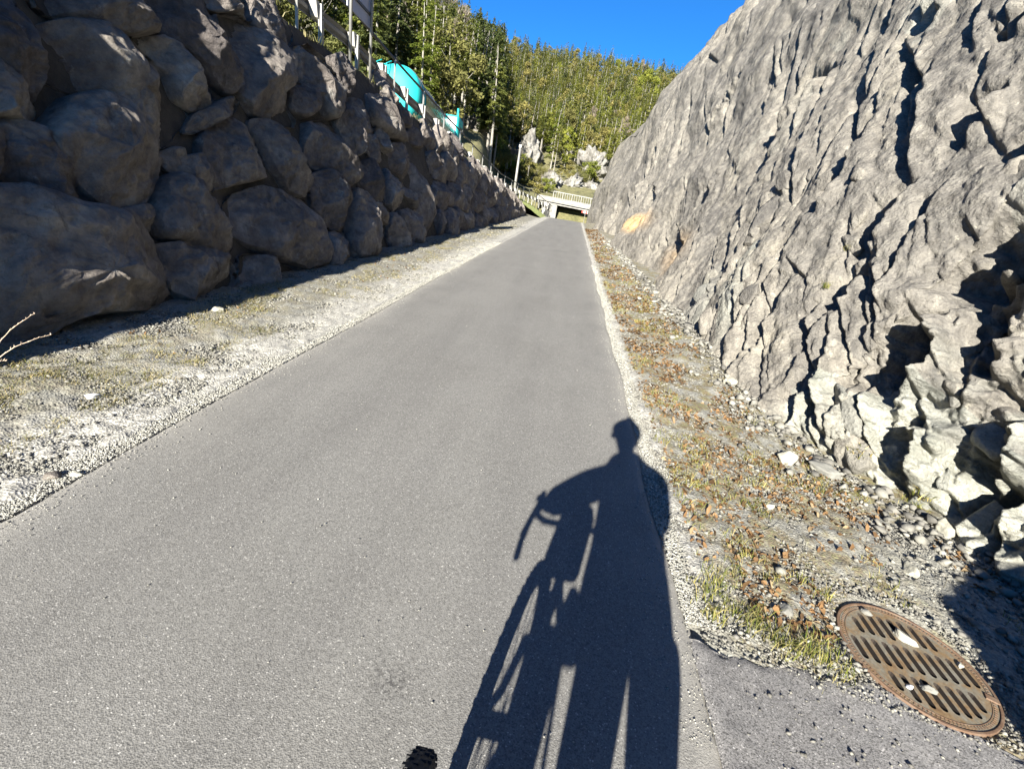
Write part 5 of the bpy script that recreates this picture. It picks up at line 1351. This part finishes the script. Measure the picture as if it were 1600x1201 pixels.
for i, c in enumerate(score[:290]): place(c, c[6] < 130)
rest = score[290:]
# the far wood as one mass
mats = [M_SPRUCE, M_OLIVE, M_LARCH, M_BUD, M_TWIGS, M_BARK, M_BARKP]
VV, FQ, MI, off = [], [], [], 0
cache = {}
def mesh_np(me):
    if me.name not in cache:
        v = np.empty(len(me.vertices) * 3, np.float32); me.vertices.foreach_get("co", v)
        f = [tuple(p.vertices) for p in me.polygons]; mi = [p.material_index for p in me.polygons]
        q = [(fi, m_) for fi, m_ in zip(f, mi) if len(fi) == 4]
        cache[me.name] = (v.reshape(-1, 3), np.array([a for a, _ in q], np.int64), np.array([mats.index(me.materials[m_]) for _, m_ in q], np.int32))
    return cache[me.name]
for c in rest:
    x, y, z, kind, h, rz, D, a = c
    src, _ = KINDS[kind]; v, f, mi = mesh_np(src[int(rz * 100) % len(src)][2])
    cs, sn = math.cos(rz), math.sin(rz)
    w_ = np.stack([v[:, 0] * cs - v[:, 1] * sn, v[:, 0] * sn + v[:, 1] * cs, v[:, 2]], 1) * h + np.array([x, y, z - .2])
    VV.append(w_.astype(np.float32)); FQ.append(f + off); MI.append(mi); off += len(v)
if VV:
    o = np_mesh("forest", np.concatenate(VV), np.concatenate(FQ), mats, mat_idx=np.concatenate(MI)); tag(o, "mixed green forest covering the far mountainside up to the skyline", "forest", kind="stuff")
print("trees", len(cand), "far", len(rest))
# brown shrubs below the crags
BUSH = []
for v in range(4):
    (V, Fq), B = crown_round(2.6, 1.5, 1500, .08, 200 + v, leaf=.55, blobs=14, twig=(v % 2 == 0))
    cm = bpy.data.meshes.new("shrub_crown"); cm.from_pydata(V.tolist(), [], Fq.tolist()); cm.materials.append([M_BUD, M_BUD, M_TWIGS, M_LARCH][v]); cm.update()
    tb_ = trunk(2.0, .06, v, B); tm = bpy.data.meshes.new("shrub_stems"); tm.from_pydata(tb_.V, [], tb_.F); tm.materials.append(M_BARK); tm.update(); BUSH.append((cm, tm))
SH = []
for k in range(96):
    px = r.uniform(716, 862); t = (px - 738) / 134; py = 212 + 70 * t + r.uniform(-18, 20) + (14 if px > 790 else 0); Dd = r.uniform(74, 90)
    SH.append((px, py, Dd))
for k in range(18): SH.append((r.uniform(868, 945), r.uniform(262, 296), r.uniform(88, 95)))
for k, (px, py, Dd) in enumerate(SH):
    p = at_y(px, py, Dd); cm, tm = BUSH[k % 4]; s_ = r.uniform(.55, 1.15)
    o = empty("shrub", (p[0], p[1], p[2] - 1.4 * s_), r.uniform(0, 6.28)); o.scale = (s_,) * 3
    for nm, me in (("foliage", cm), ("stems", tm)):
        q = bpy.data.objects.new(nm, me); COL.objects.link(q); q.parent = o
    kind = k % 4
    tag(o, ["brown twiggy shrub on the bank below the pale crags", "yellow brown budding shrub on the bank below the crags", "grey leafless shrub on the bank below the crags", "light green young shrub on the bank below the crags"][kind], "shrub",
        ["brown shrubs below the crags", "budding shrubs below the crags", "grey shrubs below the crags", "green shrubs below the crags"][kind])
# bank carrying the shrubs
xg = np.linspace(0, 1, 40); yg = np.linspace(0, 1, 30); A2, B2 = np.meshgrid(xg, yg)
L0 = [at_y(px, py, 72) for px, py in ((725, 262), (780, 290), (835, 318), (872, 330))]
L1 = [at_y(px, py, 90) for px, py in ((728, 200), (780, 228), (840, 268), (945, 300))]
def lerp_line(L, t):
    q = t * (len(L) - 1); L = np.array(L); i = np.clip(np.floor(q).astype(int), 0, len(L) - 2); f = (q - i)[..., None]; return L[i] * (1 - f) + L[i + 1] * f
BP = lerp_line(L0, A2) * (1 - B2[..., None]) + lerp_line(L1, A2) * B2[..., None]
BP[..., 2] += .5 * fbm(BP[..., 0] * .4, BP[..., 1] * .4, 0, 3, 17) - .5
bk = np_mesh("shrubby_bank", BP.reshape(-1, 3), grid_faces(*A2.shape), M_HILL, smooth=True); tag(bk, kind="structure")
# small green tufts rooted in the rock face
cliff_flat = CLP.reshape(-1, 3)
def tuft(px, py, size, label, n=60, mat=None, spr=None):
    cu, cv, ok = proj_np(CLP[::2, ::2].astype(float)); cv = np.where(ok, cv, 1e6); d = (cu - px) ** 2 + (cv - py) ** 2
    k = np.unravel_index(np.argmin(d), d.shape); p = CLP[::2, ::2][k].astype(float)
    C = p[None] + np.random.default_rng(int(px)).normal(0, spr or size * .35, (n, 3)) * [.5, 1, .6] + [-.02, 0, 0]
    o = blades("rock_tuft", C, np.full(n, size), size * (.09 if spr is None else .03), mat or M_GRASS, int(py), 4, size * .2, .8); tag(o, label, "plant", "tufts rooted in the rock face")
tuft(1290, 448, .06, "tiny leafy tuft in a crack below the middle of the rock face", 14)
tuft(1327, 386, .05, "tiny tuft at the lower end of a long dark slit in the rock", 10)
tuft(1340, 712, .10, "dry brownish tuft between the grey slab and the dark hollow", 40, M_DRY)
tuft(1265, 705, .05, "small fresh green tuft behind the cream stone", 12)
tuft(1442, 778, .07, "green sprig growing from pale broken rock above the drain", 14)
tuft(1122, 88, .30, "yellowish grass fringe on the skyline notch of the rock face", 160, M_DRY, .7)
tuft(1138, 70, .25, "sparse dry grass on the rock face's skyline", 120, M_DRY, .6)

# ---------------------------------------------------------------- bicycle
bk_ = empty("bicycle", (-.10, -.17, 0)); tag(bk_, "dark bicycle with drop handlebar held upright, front tyre's top in view", "bicycle")
BO = Vector((-.10, -.17, 0))
def bw(yc):
    c = Vector((0, yc + .17, .35)); mb = MB(); n = 72; m = 12; V = []; F = []
    for i in range(n):
        a = 2 * math.pi * i / n; er = Vector((0, math.cos(a), math.sin(a)))
        for j in range(m):
            b = 2 * math.pi * j / m; k = .024 + (.0022 if (i + j) % 2 and math.cos(b) > .1 else 0)
            V.append(c + er * (.326 + k * math.cos(b)) + Vector((k * 1.05 * math.sin(b), 0, 0)))
    for i in range(n):
        for j in range(m): F.append((i * m + j, i * m + (j + 1) % m, ((i + 1) % n) * m + (j + 1) % m, ((i + 1) % n) * m + j))
    mb.add(V, F); w0 = mb.build("tyre", M_RUBBER, bk_)
    # tread knobs
    kb = MB()
    for i in range(110):
        a = 2 * math.pi * i / 110; Rm = Matrix.Rotation(a, 3, 'X')
        for sx in ((-.012, .0), (.012, .0)) if i % 2 else ((-.020, -.006), (0, 0), (.020, -.006)):
            kb.box(c + Rm @ Vector((sx[0], 0, .3495 + sx[1])), (.010, .011, .005), Rm)
    kb.build("tread", M_RUBBER, w0)
    mb = MB(); V = []; F = []
    for i in range(48):
        a = 2 * math.pi * i / 48; er = Vector((0, math.cos(a), math.sin(a)))
        for (dx, dr) in ((-.012, .285), (.012, .285), (.012, .31), (-.012, .31)): V.append(c + er * dr + Vector((dx, 0, 0)))
    for i in range(48):
        for j in range(4): F.append((i * 4 + j, i * 4 + (j + 1) % 4, ((i + 1) % 48) * 4 + (j + 1) % 4, ((i + 1) % 48) * 4 + j))
    mb.add(V, F)
    for i in range(28):
        a = 2 * math.pi * i / 28; er = Vector((0, math.cos(a), math.sin(a))); mb.tube([c + Vector((.02 * (-1) ** i, 0, 0)), c + er * .288], .0012, 4)
    mb.tube([c + Vector((-.05, 0, 0)), c + Vector((.05, 0, 0))], .022, 10); mb.build("rim", M_DARKMET, bk_)
HY, RY = .31, -.72
bw(HY); bw(RY)
mb = MB(); q = lambda y, z, x=0: Vector((x, y + .17, z))
mb.tube([q(.03, .62), q(-.005, .86)], .022, 10); mb.tube([q(.03, .62), q(-.28, .29)], .02, 8); mb.tube([q(-.01, .84), q(-.45, .86)], .017, 8); mb.tube([q(-.28, .29), q(-.48, .92)], .016, 8)
for s in (-1, 1):
    mb.tube([q(-.28, .29, .02 * s), q(RY, .35, .055 * s)], .010, 6); mb.tube([q(-.45, .84, .012 * s), q(RY, .35, .055 * s)], .008, 6)
mb.build("frame", M_FRAME, bk_, smooth=True)
mb = MB(); mb.tube([q(.02, .64, -.05), q(.02, .64, .05)], .016, 8)
for s in (-1, 1): mb.tube([q(.04, .65, .045 * s), q(.12, .5, .05 * s), q(HY, .35, .055 * s)], [.017, .014, .010], 8)
mb.build("fork", M_FRAME, bk_, smooth=True)
mb = MB(); mb.tube([q(-.01, .86), q(-.02, .97), q(.07, 1.0)], .017, 8)
mb.tube([q(.07, 1.0, -.17), q(.07, 1.0, .17)], .015, 8)
for s in (-1, 1):
    mb.tube([q(.07, 1.0, .16 * s), q(.09, 1.005, .20 * s), q(.13, 1.01, .21 * s), q(.15, .985, .215 * s), q(.145, .935, .22 * s), q(.09, .89, .225 * s), q(-.0, .88, .23 * s)], .015, 8)
mb.build("handlebar", M_BLACK, bk_, smooth=True)
for s in (-1, 1):
    mb = MB(); mb.tube([q(.12, 1.02, .21 * s), q(.16, 1.045, .212 * s), q(.175, 1.085, .213 * s)], [.018, .019, .013], 8); mb.tube([q(.17, 1.05, .215 * s), q(.18, .97, .222 * s), q(.16, .88, .23 * s)], .006, 5); mb.build("brake_hood", M_BLACK, bk_, smooth=True)
mb = MB(); mb.tube([q(-.36, .985), q(-.46, .985), q(-.60, .99)], [.02, .05, .075], 10); mb.build("saddle", M_BLACK, bk_, smooth=True)
mb = MB(); mb.box(q(.07, .955), (.17, .13, .27)); mb.build("shadow_fill_bag", M_TROUS, bk_, bevel=.03)  # unseen bag, added and sized to fill out the cast shadow
for s in (-1, 1):
    mb = MB(); mb.tube([q(-.28, .29, .0), q(-.28 + .17 * s, .29 + .02 * s, .075 * s)], .011, 6); mb.box(q(-.28 + .17 * s, .29 + .02 * s, .12 * s), (.09, .09, .02)); mb.build("crank", M_DARKMET, bk_)
mb = MB(); mb.box(q(-.22, .66), (.07, .30, .2)); mb.build("frame_bag", M_TROUS, bk_, bevel=.02)
for s in (-1, 1):
    mb = MB(); mb.box(q(-.75, .62, .11 * s), (.12, .28, .32)); mb.build("pannier", M_TROUS, bk_, bevel=.03)

# ---------------------------------------------------------------- the photographer
person = empty("person", (.18, -.28, 0)); tag(person, "person in dark jacket and bobble hat holding up a phone beside a bicycle", "person")
PO = Vector((.18, -.28, 0))
def skin_obj(name, chains, mat, sub=2, parent=person):
    """chains: lists of (x,y,z,radius); equal coordinates are one joint"""
    bm = bmesh.new(); vm = {}; lay = bm.verts.layers.skin.verify()
    def gv(p):
        k = tuple(round(c, 4) for c in p[:3])
        if k not in vm:
            v = bm.verts.new(Vector(k) - PO); v[lay].radius = (p[3], p[3] if len(p) < 5 else p[4]); vm[k] = v
        return vm[k]
    first = None
    for ch in chains:
        pv_ = None
        for p in ch:
            v = gv(p); first = first or v
            if pv_ and not bm.edges.get((pv_, v)): bm.edges.new((pv_, v))
            pv_ = v
    first[lay].use_root = True
    me = bpy.data.meshes.new(name); bm.to_mesh(me); bm.free(); me.materials.append(mat)
    o = bpy.data.objects.new(name, me); COL.objects.link(o); o.parent = parent
    s = o.modifiers.new("skin", 'SKIN'); s.use_smooth_shade = True
    u = o.modifiers.new("sub", 'SUBSURF'); u.levels = sub; u.render_levels = sub
    return o
PEL = (.165, -.30, .98, .165)
SP = [PEL, (.13, -.31, 1.12, .185), (.10, -.31, 1.30, .185), (.08, -.31, 1.48, .11), (.03, -.30, 1.56, .055), (.01, -.29, 1.63, .052)]
HEADC = [(.01, -.29, 1.63, .080), (-.01, -.275, 1.70, .100), (-.02, -.285, 1.78, .108), (-.02, -.29, 1.85, .08)]
LA = [(.08, -.31, 1.48, .11), (-.08, -.29, 1.45, .085), (-.22, -.17, 1.27, .072), (-.29, -.02, 1.13, .055), (-.312, .035, 1.075, .024)]
RA = [(.08, -.31, 1.48, .11), (.25, -.30, 1.44, .070), (.29, -.24, 1.20, .050), (.20, -.12, 1.43, .033), (.135, -.085, 1.49, .024)]
LL = [PEL, (.10, -.30, .92, .095), (.09, -.27, .52, .062), (.07, -.33, .12, .040), (.07, -.30, .06, .035), (.06, -.17, .035, .03)]
RL = [PEL, (.29, -.30, .92, .095), (.30, -.27, .52, .062), (.31, -.33, .12, .040), (.31, -.30, .06, .035), (.33, -.17, .035, .03)]
def hand(w, d, up, side_, curl):
    """palm and five fingers as chains rooted at the wrist joint w; d = direction of the hand, side_ = towards the thumb"""
    w = Vector(w[:3]); d = Vector(d).normalized(); up = Vector(up).normalized(); sd = Vector(side_).normalized(); out = []
    for k, (off_, L) in enumerate(((.027, .070), (.009, .080), (-.010, .075), (-.027, .058))):
        b = w + d * .075 + sd * off_; p1 = b + (d * math.cos(curl * .5) - up * math.sin(curl * .5)) * L * .45
        p2 = p1 + (d * math.cos(curl * 1.3) - up * math.sin(curl * 1.3)) * L * .32; p3 = p2 + (d * math.cos(curl * 2) - up * math.sin(curl * 2)) * L * .23
        out.append([(*w, .024), (*(w + d * .04 + sd * off_ * .7), .016), (*b, .011), (*p1, .009), (*p2, .0085), (*p3, .0065)])
    t0 = w + d * .03 + sd * .035; t1 = t0 + (d * .6 + sd * .7 - up * .3) * .035; t2 = t1 + (d * .9 + sd * .1 - up * .5) * .03
    out.append([(*w, .024), (*t0, .013), (*t1, .010), (*t2, .008)])
    return out
chains = [SP, HEADC, [(-.01, -.275, 1.70, .075), (-.012, -.195, 1.735, .012)], LA, RA, LL, RL]
chains += hand(LA[-1], (0, .9, .1), (0, -.1, 1), (1, 0, 0), .9) + hand(RA[-1], (-.75, .35, .35), (.3, .9, .1), (-.2, -.3, 1), .7)
body = skin_obj("body", chains, M_SKIN)
fat = lambda L, k: [(*p[:3], p[3] * k + .012) for p in L]
skin_obj("jacket", [fat([(.13, -.30, .86, .175), (.125, -.30, .97, .185)] + SP[1:4] + [(.03, -.31, 1.56, .105), (.01, -.30, 1.64, .095)], 1.06), fat(LA[:4], 1.15), fat(RA[:4], 1.15)], M_JACKET, parent=body)
for L in (LL, RL): skin_obj("trouser_leg", [fat(L[1:4], 1.12)], M_TROUS, parent=body)
skin_obj("trouser_seat", [[(.09, -.30, .93, .115), (.17, -.30, .95, .13), (.26, -.30, .93, .115)]], M_TROUS, parent=body)
for L in (LL, RL):
    a = L[4]; b = L[5]; skin_obj("shoe", [[(a[0], a[1] - .06, .06, .045), (a[0], a[1] + .02, .055, .048), (b[0], b[1], .045, .045), (b[0] + .01, b[1] + .06, .035, .032)]], M_BLACK, parent=body)
hat = skin_obj("bobble_hat", [[(-.02, -.29, 1.765, .128), (-.02, -.292, 1.83, .128), (-.02, -.295, 1.885, .09), (-.02, -.295, 1.925, .03), (-.02, -.295, 1.955, .035)]], M_HAT, parent=body)
mb = MB()
for s in (-1, 1): mb.tube([Vector((-.02 + .033 * s, -.212, 1.765)) - PO, Vector((-.02 + .033 * s, -.205, 1.765)) - PO], [.012, .009], 10)
mb.build("eyes", M_EYE, body)
mb = MB(); mb.box(Vector((-.012, -.205, 1.69)) - PO, (.045, .012, .010)); mb.build("mouth", M_HAIR, body, bevel=.004)
mb = MB()
for s in (-1, 1): mb.tube([Vector((-.02 + .088 * s, -.285, 1.735)) - PO, Vector((-.02 + .094 * s, -.287, 1.775)) - PO], [.014, .02], 8)
mb.build("ears", M_SKIN, body, smooth=True)
ph = empty("phone"); Rm = cam.matrix_world.to_3x3()
ph.matrix_world = Matrix.Translation(Vector((0, 0, CAM_H))) @ Rm.to_4x4()
tag(ph, "black phone held out in the person's raised hand", "phone")
mb = MB(); mb.box((.055, -.02, .008), (.155, .075, .008)); mb.build("case", M_BLACK, ph, bevel=.003)
mb = MB(); mb.tube([(0, 0, .0042), (0, 0, .0035)], .006, 12); mb.build("lens_rim", M_DARKMET, ph)
